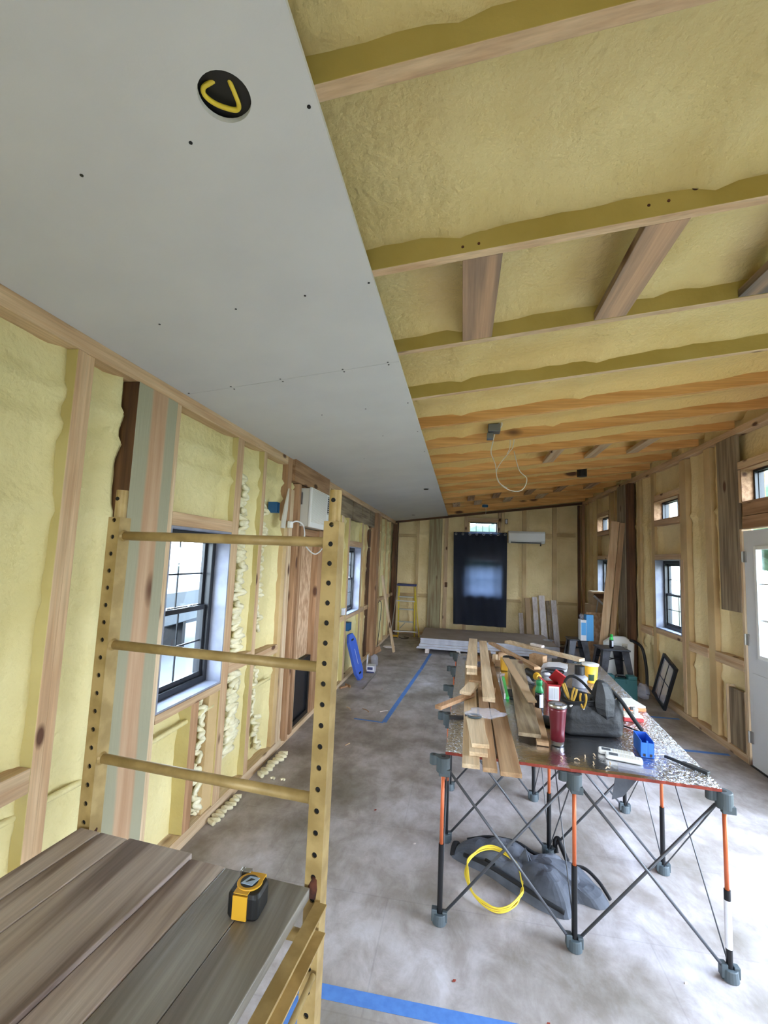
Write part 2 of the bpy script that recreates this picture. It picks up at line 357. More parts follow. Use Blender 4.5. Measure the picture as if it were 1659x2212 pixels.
r4 = N.new('ShaderNodeValToRGB'); r4.color_ramp.elements[0].position = .36; r4.color_ramp.elements[0].color = (.70, .69, .66, 1); r4.color_ramp.elements[1].position = .56; r4.color_ramp.elements[1].color = (1.02, 1.02, 1.04, 1); L.new(n3.outputs['Fac'], r4.inputs[0])
m3 = N.new('ShaderNodeMix'); m3.data_type = 'RGBA'; m3.blend_type = 'MULTIPLY'; m3.inputs['Factor'].default_value = 1; L.new(m2.outputs['Result'], m3.inputs['A']); L.new(r4.outputs[0], m3.inputs['B'])
L.new(m3.outputs['Result'], b.inputs['Base Color'])

RY = [-1.77, -1.11, -.45, .21, .864, 1.51, 2.16, 2.82, 3.48, 4.15, 4.81, 5.49, 6.15, 6.83, 7.55, 8.25, 8.95, 9.65, 10.25]
def nz3(x, y, z, s=1): return noise.noise(Vector((x*s, y*s, z*s)))
deck = MB(); dx, dy = 66, 330
Y0 = YF-.15; Y1 = YB+.15
for j in range(dy+1):
    y = Y0+(Y1-Y0)*j/dy; dr = min(abs(y-q) for q in RY)
    for i in range(dx+1):
        x = -.16+(W+.32)*i/dx
        h = .132 - .055*math.exp(-((max(0, dr-.02))/.05)**2) + .018*nz3(x, y, 3, 3) + .010*nz3(x, y, 7, 11)
        h -= .022*math.exp(-((x-1.52)/.05)**2) + .02*math.exp(-((x-2.35-.03*math.sin(y*4))/.04)**2)
        deck.v.append(Vector((x, y, cz(x)+h)))
for j in range(dy):
    for i in range(dx): a = j*(dx+1)+i; deck.f.append([a, a+1, a+dx+2, a+dx+1]); deck.m.append(0)
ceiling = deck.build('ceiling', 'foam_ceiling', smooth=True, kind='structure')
for k, y in enumerate(RY):
    xa = 1.10 if abs(y-.864) < .01 else -.02
    m = MB(); th = .02; z0 = [cz(xa), cz(W+.02)]
    vs = [(xa, y-th, z0[0]), (W+.02, y-th, z0[1]), (W+.02, y+th, z0[1]), (xa, y+th, z0[0])]
    vs += [(a, b_, c+.2) for a, b_, c in vs]
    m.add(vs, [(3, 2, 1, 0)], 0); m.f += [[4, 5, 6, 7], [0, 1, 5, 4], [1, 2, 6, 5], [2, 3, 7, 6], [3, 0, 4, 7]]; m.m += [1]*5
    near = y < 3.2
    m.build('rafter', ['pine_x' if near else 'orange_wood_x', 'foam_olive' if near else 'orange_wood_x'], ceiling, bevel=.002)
def blocking(x0, x1, ya, yb, mat='stained_wood_y'):
    m = MB(); vs = [(x0, ya, cz(x0)+.001), (x1, ya, cz(x1)+.001), (x1, yb, cz(x1)+.001), (x0, yb, cz(x0)+.001)]
    vs += [(a, b_, c+.038) for a, b_, c in vs]
    m.add(vs, [(3, 2, 1, 0), (4, 5, 6, 7), (0, 1, 5, 4), (1, 2, 6, 5), (2, 3, 7, 6), (3, 0, 4, 7)]); m.build('blocking', mat, ceiling, bevel=.002)
for x in (1.53, 2.135, 2.74, 3.35): blocking(x, x+.14, 1.532, 2.138)
for x in (2.46, 2.92, 3.38): blocking(x, x+.12, 4.832, 5.468, 'pine_y')
for x in (1.62, 2.05, 2.6, 3.1, 3.6): blocking(x, x+.12, 7.572, 8.228, 'brown_wood_y')
for x in (1.35, 1.75, 2.3, 2.9): blocking(x, x+.14, 8.272, 8.928, 'pine_y')

rf1 = [o for o in ceiling.children if o.name.startswith('rafter')][5]
for x, z, r_ in ((2.27, 2.945, .012), (2.13, 2.895, .005), (2.19, 2.905, .005), (1.53, 2.80, .005), (1.585, 2.808, .005)):
    m = MB(); m.cyl((x, 1.4885, z), (x, 1.4905, z), r_, n=12); m.build('nail_hole', 'rust', rf1)
# drywall sheets screwed under the rafters along the left side; near sheet has the round cut-out
XD, T = 1.2086, .0127
HC, HRr = (1.016, .813), .056
def sheet(y0, y1, hole=None):
    m = MB()
    def slab(xa, xb, ya, yb):
        vs = [(xa, ya, cz(xa)-T), (xb, ya, cz(xb)-T), (xb, yb, cz(xb)-T), (xa, yb, cz(xa)-T)]; vs += [(a, b_, c+T-.0005) for a, b_, c in vs]
        m.add(vs, [(3, 2, 1, 0), (4, 5, 6, 7), (0, 1, 5, 4), (1, 2, 6, 5), (2, 3, 7, 6), (3, 0, 4, 7)])
    if not hole: slab(.003, XD, y0, y1)
    else:
        hx, hy = hole; q = .09
        m2_ = 32; ring = []
        for i in range(m2_):
            a = 2*PI*i/m2_; c_, s_ = math.cos(a), math.sin(a); k = max(abs(c_), abs(s_))
            ring.append(((hx+HRr*c_, hy+HRr*s_), (hx+q*c_/k, hy+q*s_/k)))
        vs = []
        for dz in (-T, -.0005):
            for p in (0, 1): vs += [(r_[p][0], r_[p][1], cz(r_[p][0])+dz) for r_ in ring]
        fs = []
        for i in range(m2_):
            j = (i+1) % m2_
            fs += [(i, j, m2_+j, m2_+i), (2*m2_+i, 3*m2_+i, 3*m2_+j, 2*m2_+j), (i, 2*m2_+i, 2*m2_+j, j)]
        m.add(vs, fs)
        def flat(xa, xb, ya, yb):
            m.add([(xa, ya, cz(xa)-T), (xb, ya, cz(xb)-T), (xb, yb, cz(xb)-T), (xa, yb, cz(xa)-T)], [(3, 2, 1, 0)])
        # underside around the ring plus one closed upper skin
        for (xa, xb, ya, yb) in ((.003, hx-q, y0, y1), (hx+q, XD, y0, y1), (hx-q, hx+q, y0, hy-q), (hx-q, hx+q, hy+q, y1)): flat(xa, xb, ya, yb)
        m.add([(XD, y0, cz(XD)-T), (XD, y1, cz(XD)-T), (XD, y1, cz(XD)), (XD, y0, cz(XD))], [(0, 1, 2, 3)])
    return m.build('drywall_sheet', 'drywall', ceiling)
YS = [-1.44, 2.218, 5.88, 9.54]
s1 = sheet(YS[0], YS[1]-.0012, HC); s2 = sheet(YS[1]+.0012, YS[2]-.001); s3 = sheet(YS[2]+.001, YS[3]-.001); s4 = sheet(YS[3]+.001, YB-.02)
for x, y, s in [(.887, .888, s1), (.578, .90, s1), (1.187, .875, s1), (1.188, 1.537, s1), (.94, 1.543, s1), (.657, 1.546, s1), (.323, 1.553, s1), (.91, 2.205, s1), (.566, 2.205, s1), (.282, 2.203, s1), (1.15, 2.205, s1), (1.15, 2.235, s2), (.91, 2.237, s2), (.566, 2.24, s2), (.282, 2.24, s2), (.03, 2.205, s1),
                (1.18, 2.83, s2), (.9, 2.83, s2), (.6, 2.83, s2), (1.18, 3.49, s2), (.9, 3.49, s2), (1.18, 4.16, s2), (.6, 4.16, s2)]:
    m = MB(); z = cz(x)-T; m.cyl((x, y, z-.0015), (x, y, z+.001), .0045 if y < 2 else .005, n=10); m.build('screw', 'black_metal', s)
for x, y, s in ((1.008, 6.33, s3), (.491, 9.5, s3)):
    m = MB(); z = cz(x)-T; m.cyl((x, y, z-.002), (x, y, z+.001), .05, n=20); m.build('light_hole', 'black_plastic', s)
# black housing above the cut-out and the yellow cable hanging in it
m = MB(); zc = cz(HC[0]); m.lathe((HC[0], HC[1], zc+.002), [(.0, .1), (.064, .1), (.064, 0)], n=28)
hs_ = thing('light_housing', 'black round housing above the cut-out in the near white ceiling sheet', 'light housing', (HC[0], HC[1], zc))
m.build('can', 'black_plastic', hs_)
m = MB(); m.tube([(1.02, .80, 2.775), (1.015, .795, 2.735), (.998, .79, 2.716), (.978, .792, 2.708), (.972, .806, 2.706), (.985, .825, 2.705), (1.008, .842, 2.707), (1.026, .848, 2.708), (1.036, .838, 2.708), (1.038, .812, 2.711), (1.036, .792, 2.722), (1.03, .782, 2.775)], .0052, sub=6)
solo(m, 'electrical_cable', 'cable_yellow', 'yellow flat cable looped in the round ceiling cut-out', 'cable', smooth=True)

# ------------------------------------------------------------------ foam walls
def foam_wall(name, mapf, u0, u1, v1, cell, openings, studs, seed, bands, depth=-.085, mat='foam'):
    m = MB(); nu = int((u1-u0)/cell); nv = int(v1/cell); idx = {}
    def vert(i, j):
        if (i, j) in idx: return idx[(i, j)]
        u = u0+(u1-u0)*i/nu; v = v1*j/nv
        h = depth + .014*nz3(u, v, seed, 3.1) + .007*nz3(u, v, seed+5, 10) + .003*nz3(u, v, seed+9, 28)
        if studs: d = min(min(abs(u-a), abs(u-b)) for a, b in studs); h += .045*math.exp(-(d/.035)**2)
        for z_, s_, a_ in bands: h += a_*math.exp(-((v-z_-.02*nz3(u, 0, seed, 1.5))/s_)**2)
        idx[(i, j)] = len(m.v); m.v.append(Vector(mapf(u, v, min(h, -.012)))); return idx[(i, j)]
    for j in range(nv):
        for i in range(nu):
            u = u0+(u1-u0)*(i+.5)/nu; v = v1*(j+.5)/nv
            if any(a-.02 < u < b+.02 and c-.02 < v < d+.02 for a, b, c, d in openings): continue
            m.f.append([vert(i, j), vert(i+1, j), vert(i+1, j+1), vert(i, j+1)]); m.m.append(0)
    return m.build(name, mat, smooth=True, kind='structure')
BD = [(2.33, .025, .028), (2.19, .03, .030), (1.86, .04, .022), (1.5, .03, .014), (.86, .025, .014), (.70, .02, .014)]
LS = [(1.51, 1.60), (1.80, 2.20), (2.85, 2.94), (3.27, 3.33), (3.78, 3.98), (5.0, 5.1), (5.66, 5.78), (6.02, 6.13), (6.88, 7.0), (7.25, 7.30), (7.6, 8.15), (8.6, 8.66), (9.2, 9.26), (9.8, 9.86)]
wl = foam_wall('wall_left', lambda u, v, h: (h, u, v), YF-.1, YB+.1, 2.76, .035, [(2.21, 2.86, .87, 1.83), (6.14, 6.87, .91, 1.83)], LS, 1, BD)
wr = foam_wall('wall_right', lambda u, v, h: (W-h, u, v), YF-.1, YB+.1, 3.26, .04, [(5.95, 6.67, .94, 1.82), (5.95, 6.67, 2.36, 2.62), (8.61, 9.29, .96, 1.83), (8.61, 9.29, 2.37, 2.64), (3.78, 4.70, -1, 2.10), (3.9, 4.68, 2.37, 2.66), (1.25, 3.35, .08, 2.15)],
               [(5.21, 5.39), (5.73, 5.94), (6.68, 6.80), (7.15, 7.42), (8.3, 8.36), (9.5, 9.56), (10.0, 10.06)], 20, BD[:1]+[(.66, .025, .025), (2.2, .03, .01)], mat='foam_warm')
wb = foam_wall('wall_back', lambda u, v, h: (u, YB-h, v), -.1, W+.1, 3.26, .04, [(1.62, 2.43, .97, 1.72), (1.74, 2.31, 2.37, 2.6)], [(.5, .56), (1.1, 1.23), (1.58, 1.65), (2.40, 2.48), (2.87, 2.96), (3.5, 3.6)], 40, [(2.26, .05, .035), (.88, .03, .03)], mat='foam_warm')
wf = MB()  # wall behind the photographer, with a wide open doorway
wf.box(-.1, 1.2, YF-.1, YF, 0, 3.3).box(2.9, W+.1, YF-.1, YF, 0, 3.3).box(1.2, 2.9, YF-.1, YF, 2.1, 3.3); wf.build('wall_front', 'foam', kind='structure')

def LB(y0, y1, z0, z1, mat, x0=-.1, x1=0.0, side=None, name='stud', bev=.003):
    m = MB(); mats = [mat]+([side] if side else [])
    m.box(x0, x1, y0, y1, z0, z1, 0, {'y-': 1, 'y+': 1} if side else None); return m.build(name, mats, wl, bevel=bev)
ZT = 2.505
# top plates, bottom plates
LB(YF, 3.76, ZT, HL-.003+.0, 'pine_y', name='top_plate'); LB(4.955, YB, ZT, HL-.003, 'pine_y', name='top_plate')
LB(YF, 3.98, .0, .075, 'pale_pine_y', name='bottom_plate'); LB(3.98, YB, 0, .05, 'pale_pine_y', name='bottom_plate')
for y in (-2.2, -1.6, -1.0, -.4, .2, .85): LB(y, y+.04, .075, ZT, 'pine_z', side='foam_side')
LB(1.51, 1.555, .075, ZT, 'pine_z', side='foam_side'); LB(1.5555, 1.60, .075, ZT, 'pine_z', x1=-.004, side='foam_side')
LB(.89, 1.51, .795, .885, 'pine_y', name='nailer', x0=-.07)
LB(2.15, 2.20, .075, ZT, 'pale_pine_z'); LB(2.20, 2.85, 1.84, 1.915, 'pine_y', name='header')
LB(2.20, 2.85, .80, .845, 'pine_y', name='window_sill', x1=.004)
LB(2.53, 2.61, .076, .80, 'brown_wood_z', side='foam_side'); LB(2.74, 2.85, .076, .80, 'foam_tan', x1=-.01)
LB(2.85, 2.94, .076, ZT, 'pine_z', side='foam_side')
LB(3.27, 3.33, .076, ZT, 'pine_z', side='foam_side'); LB(2.941, 3.269, .88, .97, 'pine_y', name='nailer'); LB(3.331, 3.78, .86, .93, 'pine_y', name='nailer')
LB(3.78, 3.86, .076, 2.0, 'foam_tan', x1=-.01); LB(3.87, 3.95, .076, 2.30, 'pale_pine_z', x1=.0)
LB(3.76, 3.86, 2.0, 2.583, 'brown_wood_z', x1=.002)
# bare framed doorway under the wall air conditioner
LB(3.99, 4.05, .05, 2.37, 'brown_wood_z', x0=-.14, x1=.03); LB(4.06, 4.13, .05, 2.37, 'white_wood_z', x0=-.12, x1=-.02); LB(4.14, 4.20, .05, 2.37, 'brown_wood_z', x0=-.14, x1=.015); LB(4.205, 4.25, .05, 1.9, 'pale_pine_z', x0=-.14, x1=0)
LB(4.25, 4.72, .66, 1.93, 'osb', x0=-.14, x1=-.06, name='osb_panel'); LB(4.75, 4.945, .05, 1.98, 'brown_wood_z', x0=-.14, x1=.0)
LB(3.865, 4.95, 2.375, 2.583, 'brown_wood_y', x0=-.1, x1=.03, name='header'); LB(4.2, 4.95, 1.90, 1.97, 'brown_wood_y', x0=-.13, x1=-.02, name='header')
LB(4.955, 5.0, .05, ZT, 'dark_wood_z', x0=-.14, x1=-.03)
LB(5.05, 5.10, .05, ZT, 'pale_pine_z'); LB(5.3, 5.4, .8, 1.6, 'brown_wood_z', x0=-.1, x1=-.04)
LB(5.66, 5.78, .05, 2.24, 'pale_pine_z', side='foam_side'); LB(6.04, 6.13, .05, 2.24, 'pine_z', side='foam_side'); LB(6.13, 6.88, 1.85, 1.93, 'pine_y', name='header'); LB(6.13, 6.88, .84, .895, 'pine_y', name='window_sill')
LB(6.88, 6.98, .05, 2.24, 'pine_z', side='foam_side'); LB(7.25, 7.32, .05, 2.24, 'foam_tan', x1=-.01)
for y0, y1 in ((5.11, 5.62), (5.65, 6.27), (6.32, 6.88), (6.93, 7.50), (7.55, 8.02)): LB(y0, y1, 2.24, 2.5, 'grey_wood_y', x0=-.1, x1=-.015, name='blocking')
for y0, y1 in ((5.2, 5.65), (5.79, 6.03), (6.99, 7.24), (7.33, 7.56)): LB(y0, y1, .84, .91, 'pine_y', x1=-.004, name='nailer')
LB(7.57, 7.72, .05, 2.24, 'dark_wood_z', x0=-.12, x1=-.03); LB(7.93, 8.16, .0, ZT, 'brown_wood_z', x0=-.12, x1=.05)
for y in (8.6, 9.2, 9.8): LB(y, y+.06, .05, ZT, 'foam_tan', x1=-.01)
for y0, y1 in ((8.17, 8.59), (8.67, 9.19), (9.27, 9.79), (9.87, 10.36)): LB(y0, y1, .86, .93, 'pine_y', x1=-.008, name='nailer')
LB(9.3, 9.42, .3, .95, 'brown_wood_z', x1=-.03)
LB(10.38, 10.44, 0, 2.5, 'dark_wood_z', x0=-.05, x1=.03)
LB(1.85, 2.149, 0, ZT-.002, 'striped_post', x0=-.10, x1=.012, side='dark_wood_z', name='post')
# shadowed foam-clad pipes (horizontal beads) and expanding foam beads
for a, b_ in (((-.075, .9, .72), (-.04, 1.82, .70)), ((-.03, 2.2, .70), (-.02, 2.80, .715)), ((-.05, 3.33, .66), (-.03, 3.7, .66))):
    m = MB(); m.tube([a, [(a[i]+b_[i])/2-.004 for i in range(3)], b_], .014, sub=5); m.build('foam_covered_pipe', 'foam', wl, smooth=True)
def bead(yc0, yc1, z0, z1, wd, r=.016, seed=0, parent=None, x=-.045):
    random.seed(seed); pts = []; n_ = max(6, int((z1-z0)/.022)); s_ = 1
    for i in range(n_+1):
        t_ = i/n_; y = yc0+(yc1-yc0)*t_; s_ = -s_
        pts.append((x+random.uniform(-.02, .03), y+s_*wd*random.uniform(.25, .55), z1+(z0-z1)*t_+random.uniform(-.012, .012)))
    m = MB(); m.tube(pts, lambda t: r*(.8+.5*abs(math.sin(t*n_*2.3))), n=7, sub=4); return m.build('foam_bead', 'foam_bead', parent or wl, smooth=True)
bead(3.04, 3.10, .99, 2.27, .13, .017, 1); bead(3.385, 3.42, 1.10, 2.15, .10, .014, 2); bead(3.10, 3.06, .34, .86, .17, .018, 3); bead(3.13, 3.05, .30, .80, .12, .018, 8)
bead(2.68, 2.72, .09, .83, .07, .014, 4); bead(3.5, 3.55, .16, .42, .08, .013, 5); bead(3.45, 3.42, .42, .84, .06, .011, 6); bead(2.72, 2.78, .09, .2, .12, .014, 7)
def floor_bead(p0, p1, wd, r, seed, label):
    random.seed(seed); pts = []; n_ = 14; s_ = 1; d = Vector(p1)-Vector(p0); sd = Vector((-d.y, d.x, 0)).normalized()
    for i in range(n_+1):
        s_ = -s_; q = Vector(p0)+d*i/n_+sd*s_*wd*random.uniform(.2, .5); q.z = r+.001+(.004 if i % 2 else 0); pts.append(q)
    m = MB(); m.tube(pts, r, n=7, sub=4); solo(m, 'foam_scrap', 'foam_bead', label, 'foam scrap', smooth=True)
floor_bead((.07, 3.42, 0), (.09, 3.85, 0), .08, .016, 3, 'long curly cream foam offcut on floor beside left wall'); floor_bead((.04, 2.78, 0), (.05, 3.12, 0), .06, .014, 5, 'cream foam offcut on floor below the near left window')
for p, l in (((.17, 3.42, 0), 'small cream foam crumb on floor nearest the left wall corner of curly offcut'), ((.25, 3.42, 0), 'small cream foam crumb farther out on the floor beside the curly offcut')):
    m = MB(); m.tube([(p[0]-.015, p[1], .009), (p[0], p[1]+.01, .011), (p[0]+.015, p[1]+.004, .009)], .009, sub=3); solo(m, 'foam_scrap', 'foam_bead', l, 'foam scrap', smooth=True)

def RB(y0, y1, z0, z1, mat, x0=0.0, x1=.1, side=None, name='stud'):
    m = MB(); mats = [mat]+([side] if side else [])
    m.box(W+x0, W+x1, y0, y1, z0, z1, 0, {'y-': 1, 'y+': 1} if side else None); return m.build(name, mats, wr, bevel=.003)
RB(YF, 3.7, HR-.07, HR-.004, 'pine_y', name='top_plate'); RB(3.7, YB, HR-.07, HR-.004, 'pine_y', name='top_plate')
RB(4.76, YB, 0, .07, 'pine_y', name='bottom_plate'); RB(YF, 3.74, 0, .07, 'pine_y', name='bottom_plate')
for y in (-2.4, -1.8, -1.2, -.6, 0., .6, 1.15, 3.4): RB(y, y+.05, .07, 3.02, 'pine_z')
TP = 3.02
RB(5.24, 5.37, .07, TP, 'foam_tan', x0=.008); RB(5.79, 5.945, .07, TP, 'foam_tan', x0=.012); RB(5.875, 5.95, .07, 1.83, 'pine_z', x0=.004); RB(6.675, 6.78, .07, TP, 'foam_tan', x0=.01)
RB(7.2, 7.3, .07, TP, 'foam_tan', x0=.015); RB(8.3, 8.36, .07, TP, 'foam_tan', x0=.015); RB(8.53, 8.61, .07, TP, 'foam_tan', x0=.01); RB(9.3, 9.37, .07, TP, 'foam_tan', x0=.01); RB(9.9, 9.96, .07, TP, 'foam_tan', x0=.015)
RB(5.95, 6.67, 1.83, 1.9, 'pine_y', name='header'); RB(5.95, 6.67, 2.62, 2.70, 'pine_y', name='header', x0=.01); RB(5.95, 6.67, 2.28, 2.345, 'pine_y', name='window_sill'); RB(5.95, 6.67, .86, .925, 'pine_y', name='window_sill')
RB(8.61, 9.3, 1.84, 1.91, 'pine_y', name='header'); RB(8.61, 9.3, 2.65, 2.72, 'pine_y', name='header'); RB(8.61, 9.3, 2.29, 2.36, 'pine_y', name='window_sill'); RB(8.61, 9.3, .87, .945, 'pine_y', name='window_sill')
for y0, y1 in ((4.76, 5.235), (5.375, 5.785), (6.79, 7.19)): RB(y0, y1, .80, .90, 'pine_y', x0=-.002, name='nailer')
RB(4.745, 5.07, 1.335, TP, 'grey_wood_z', x0=-.012, x1=.03, name='board')
RB(7.63, 7.96, .0, TP, 'grey_wood_z', x0=-.06, x1=.05, name='post'); RB(7.50, 7.62, 0, TP, 'dark_wood_z', x0=-.04, x1=.05, name='post')
RB(10.38, 10.44, 0, TP, 'brown_wood_z', x0=-.01, x1=.05)
RB(3.72, 4.70, 2.11, 2.225, 'brown_wood_y', x0=.0, name='header'); RB(3.72, 4.70, 2.23, 2.35, 'brown_wood_y', x0=.006, name='header'); RB(3.72, 4.74, 2.68, 2.75, 'pine_y', name='header')
RB(4.70, 4.74, 2.36, 2.67, 'pale_pine_z', x0=.0); RB(4.715, 4.755, 0, 2.11, 'pale_pine_z', x0=.0)
for a in ((4.76, 4.775, .07, .62), (5.055, 5.07, .07, .62)): RB(*a, 'pale_pine_z', x0=.0, name='box_side')
RB(4.775, 5.055, .07, .60, 'grey_wood_z', x0=.02, x1=.06, name='board')
def BB(x0, x1, z0, z1, mat, y0=0.0, y1=.1, name='stud'):
    m = MB(); m.box(x0, x1, YB+y0, YB+y1, z0, z1); return m.build(name, mat, wb, bevel=.003)
for x0, x1 in ((.5, .555), (3.51, 3.60), (2.87, 2.955), (2.42, 2.48)): BB(x0, x1, 0, cz(x0)-.03, 'foam_tan', y0=.01)
BB(1.585, 1.66, 0, cz(1.58)-.03, 'pine_z', y0=.005); BB(.79, 1.085, 0, cz(.79)-.03, 'treated_z', y0=-.008); BB(1.14, 1.22, 0, cz(1.1)-.03, 'pine_z'); BB(2.34, 2.40, 2.3, cz(2.34)-.03, 'pine_z')
BB(1.66, 2.40, 2.62, 2.70, 'pine_x', name='header'); BB(1.665, 2.335, 2.27, 2.355, 'pine_x', name='window_sill'); BB(0.06, .49, 2.22, 2.28, 'foam_tan', y0=.03, name='nailer'); BB(.1, .78, .84, .92, 'foam_tan', y0=.035, name='nailer')
BB(3.0, 3.5, 2.28, 2.38, 'foam_tan', y0=.03, name='nailer'); BB(3.61, 4.0, 2.32, 2.4, 'foam_tan', y0=.03, name='nailer'); BB(2.5, 2.86, .84, .9, 'foam_tan', y0=.03, name='nailer'); BB(3.61, 4.03, .84, .9, 'foam_tan', y0=.03, name='nailer'); BB(0, W, 0, .06, 'pine_x', name='bottom_plate')
BB(.035, .06, 0, 2.55, 'dark_wood_z', y0=-.02); BB(4.03, 4.085, 0, TP, 'dark_wood_z', y0=-.045, y1=.0)
m = MB(); vs = [(0, YB-.06, cz(0)-.055), (W, YB-.06, cz(W)-.055), (W, YB-.01, cz(W)-.055), (0, YB-.01, cz(0)-.055)]; vs += [(a, b_, c+.05) for a, b_, c in vs]
m.add(vs, [(3, 2, 1, 0), (4, 5, 6, 7), (0, 1, 5, 4), (1, 2, 6, 5), (2, 3, 7, 6), (3, 0, 4, 7)]); m.build('top_plate', 'dark_wood_x', wb)

# ------------------------------------------------------------------ windows and doors
def window(num, side, a0, a1, z0, z1, cols, rows, dbl=True, jamb='jamb_grey', dep=.13):
    """side l/r: a = y ; side b: a = x"""
    def P(a, d, z):   # d = depth into the wall
        return (-d, a, z) if side == 'l' else ((W+d, a, z) if side == 'r' else (a, YB+d, z))
    def bx(mb, A0, A1, D0, D1, Z0, Z1, mi=0):
        p, q = P(A0, D0, Z0), P(A1, D1, Z1); mb.box(min(p[0], q[0]), max(p[0], q[0]), min(p[1], q[1]), max(p[1], q[1]), min(p[2], q[2]), max(p[2], q[2]), mi)
    root = struct('window_%d' % num, P((a0+a1)/2, .0, z0))
    m = MB(); t_ = .012
    bx(m, a0, a0+t_, .001, dep+.07, z0, z1); bx(m, a1-t_, a1, .001, dep+.07, z0, z1); bx(m, a0+t_, a1-t_, .001, dep+.07, z0, z0+t_); bx(m, a0+t_, a1-t_, .001, dep+.07, z1-t_, z1)
    m.build('jamb', jamb, root)
    A0, A1, Z0, Z1 = a0+t_, a1-t_, z0+t_, z1-t_; fw = .04 if z1-z0 > .5 else .022
    m = MB(); d0, d1 = dep-.03, dep+.05
    bx(m, A0, A0+fw, d0, d1, Z0, Z1); bx(m, A1-fw, A1, d0, d1, Z0, Z1); bx(m, A0+fw, A1-fw, d0, d1, Z0, Z0+fw); bx(m, A0+fw, A1-fw, d0, d1, Z1-fw, Z1)
    m.build('window_frame', 'window_black', root, bevel=.003)
    zs = [(Z0+fw, (Z0+Z1)/2+.012, dep-.012), ((Z0+Z1)/2-.012, Z1-fw, dep+.012)] if dbl else [(Z0+fw, Z1-fw, dep)]
    for (s0, s1, d) in zs:
        m = MB(); k = .03 if dbl else .008; B0, B1 = A0+fw, A1-fw
        bx(m, B0, B0+k*.8, d, d+.022, s0, s1); bx(m, B1-k*.8, B1, d, d+.022, s0, s1); bx(m, B0+k*.8, B1-k*.8, d, d+.022, s0, s0+k); bx(m, B0+k*.8, B1-k*.8, d, d+.022, s1-k, s1)
        sash = m.build('sash', 'window_black', root, bevel=.002)
        g0, g1, h0, h1 = B0+k*.8, B1-k*.8, s0+k, s1-k
        m = MB(); bx(m, g0, g1, d+.009, d+.012, h0, h1); m.build('pane', 'glass', sash)
        m = MB()
        for c in range(1, cols): x = g0+(g1-g0)*c/cols; bx(m, x-.005, x+.005, d+.013, d+.019, h0, h1)
        for r_ in range(1, rows): z = h0+(h1-h0)*r_/rows; bx(m, g0, g1, d+.0135, d+.0185, z-.005, z+.005)
        if m.v: m.build('grille', 'window_black', sash)
    if dbl and side != 'b':
        zm = (Z0+Z1)/2+.014
        for q in (.3, .7):
            a = A0+fw+(A1-A0-2*fw)*q; m = MB(); bx(m, a-.03, a+.03, dep-.016, dep-.002, zm, zm+.012); bx(m, a-.012, a+.02, dep-.028, dep-.012, zm+.004, zm+.014); m.build('sash_lock', 'steel', root, bevel=.002)
    return root
window(1, 'l', 2.201, 2.849, .846, 1.839, 2, 2); window(2, 'l', 6.131, 6.879, .896, 1.849, 2, 2)
window(3, 'r', 5.951, 6.669, .926, 1.829, 2, 2); window(4, 'r', 5.951, 6.669, 2.346, 2.619, 2, 1, False, 'brown_wood_y')
window(5, 'r', 8.611, 9.299, .946, 1.839, 2, 2); window(6, 'r', 8.611, 9.299, 2.361, 2.649, 2, 1, False, 'brown_wood_y')
window(7, 'r', 3.80, 4.699, 2.351, 2.679, 3, 1, False, 'brown_wood_y'); window(8, 'b', 1.665, 2.335, 2.356, 2.619, 4, 1, False, 'brown_wood_x'); window(9, 'b', 1.62, 2.415, .96, 1.72, 1, 1, True, 'pine_x')
# white half-glass door on the right
dr = struct('door_1', (W, 4.25, 0)); m = MB(); D0, D1 = W+.012, W+.055
y0, y1, g0, g1, h0, h1 = 3.80, 4.708, 3.98, 4.535, .98, 1.925
m.box(D0, D1, y0, g0, .012, 2.09).box(D0, D1, g1, y1, .012, 2.09).box(D0, D1, g0, g1, .012, h0).box(D0, D1, g0, g1, h1, 2.09); m.build('door_leaf', 'white_paint', dr)
m = MB()
for a in ((g0-.02, g0+.014, h0-.02, h1+.02), (g1-.014, g1+.02, h0-.02, h1+.02), (g0+.014, g1-.014, h0-.02, h0+.014), (g0+.014, g1-.014, h1-.014, h1+.02)): m.box(D0-.012, D0+.0, *a)
m.build('glass_frame', 'white_plastic', dr, bevel=.003)
m = MB(); m.box(D0+.02, D0+.024, g0, g1, h0, h1); m.build('pane', 'glass', dr)
m = MB()
for c in (1, 2): y = g0+(g1-g0)*c/3; m.box(D0+.008, D0+.018, y-.008, y+.008, h0, h1); z = h0+(h1-h0)*c/3; m.box(D0+.0085, D0+.0175, g0, g1, z-.008, z+.008)
m.build('grille', 'white_plastic', dr)
for z in (.25, 1.1, 1.85): m = MB(); m.cyl((W-.004, 4.713, z-.05), (W-.004, 4.713, z+.05), .008, n=10); m.box(W, W+.012, 4.675, 4.712, z-.05, z+.05); m.build('hinge', 'alu', dr)
for a, b_ in ((3.86, 4.2), (4.3, 4.65)): m = MB(); m.box(D0-.006, D0, a, b_, .2, .82); m.build('raised_panel', 'white_paint', dr, bevel=.004)
m = MB(); m.cyl((W+.01, 3.87, .96), (W-.05, 3.87, .96), .012, n=12); m.lathe((W-.07, 3.87, .935), [(.01, 0), (.026, .01), (.03, .025), (.026, .04), (.01, .05)], n=16); m.build('door_knob', 'steel', dr, smooth=True)
m = MB(); m.box(W, W+.08, 3.78, 4.72, 0, .012); m.build('threshold', 'black_metal', dr)
# white jamb strips around door
m = MB(); m.box(W, W+.1, 3.74, 3.797, 0, 2.11); m.build('door_jamb', 'white_paint', dr)

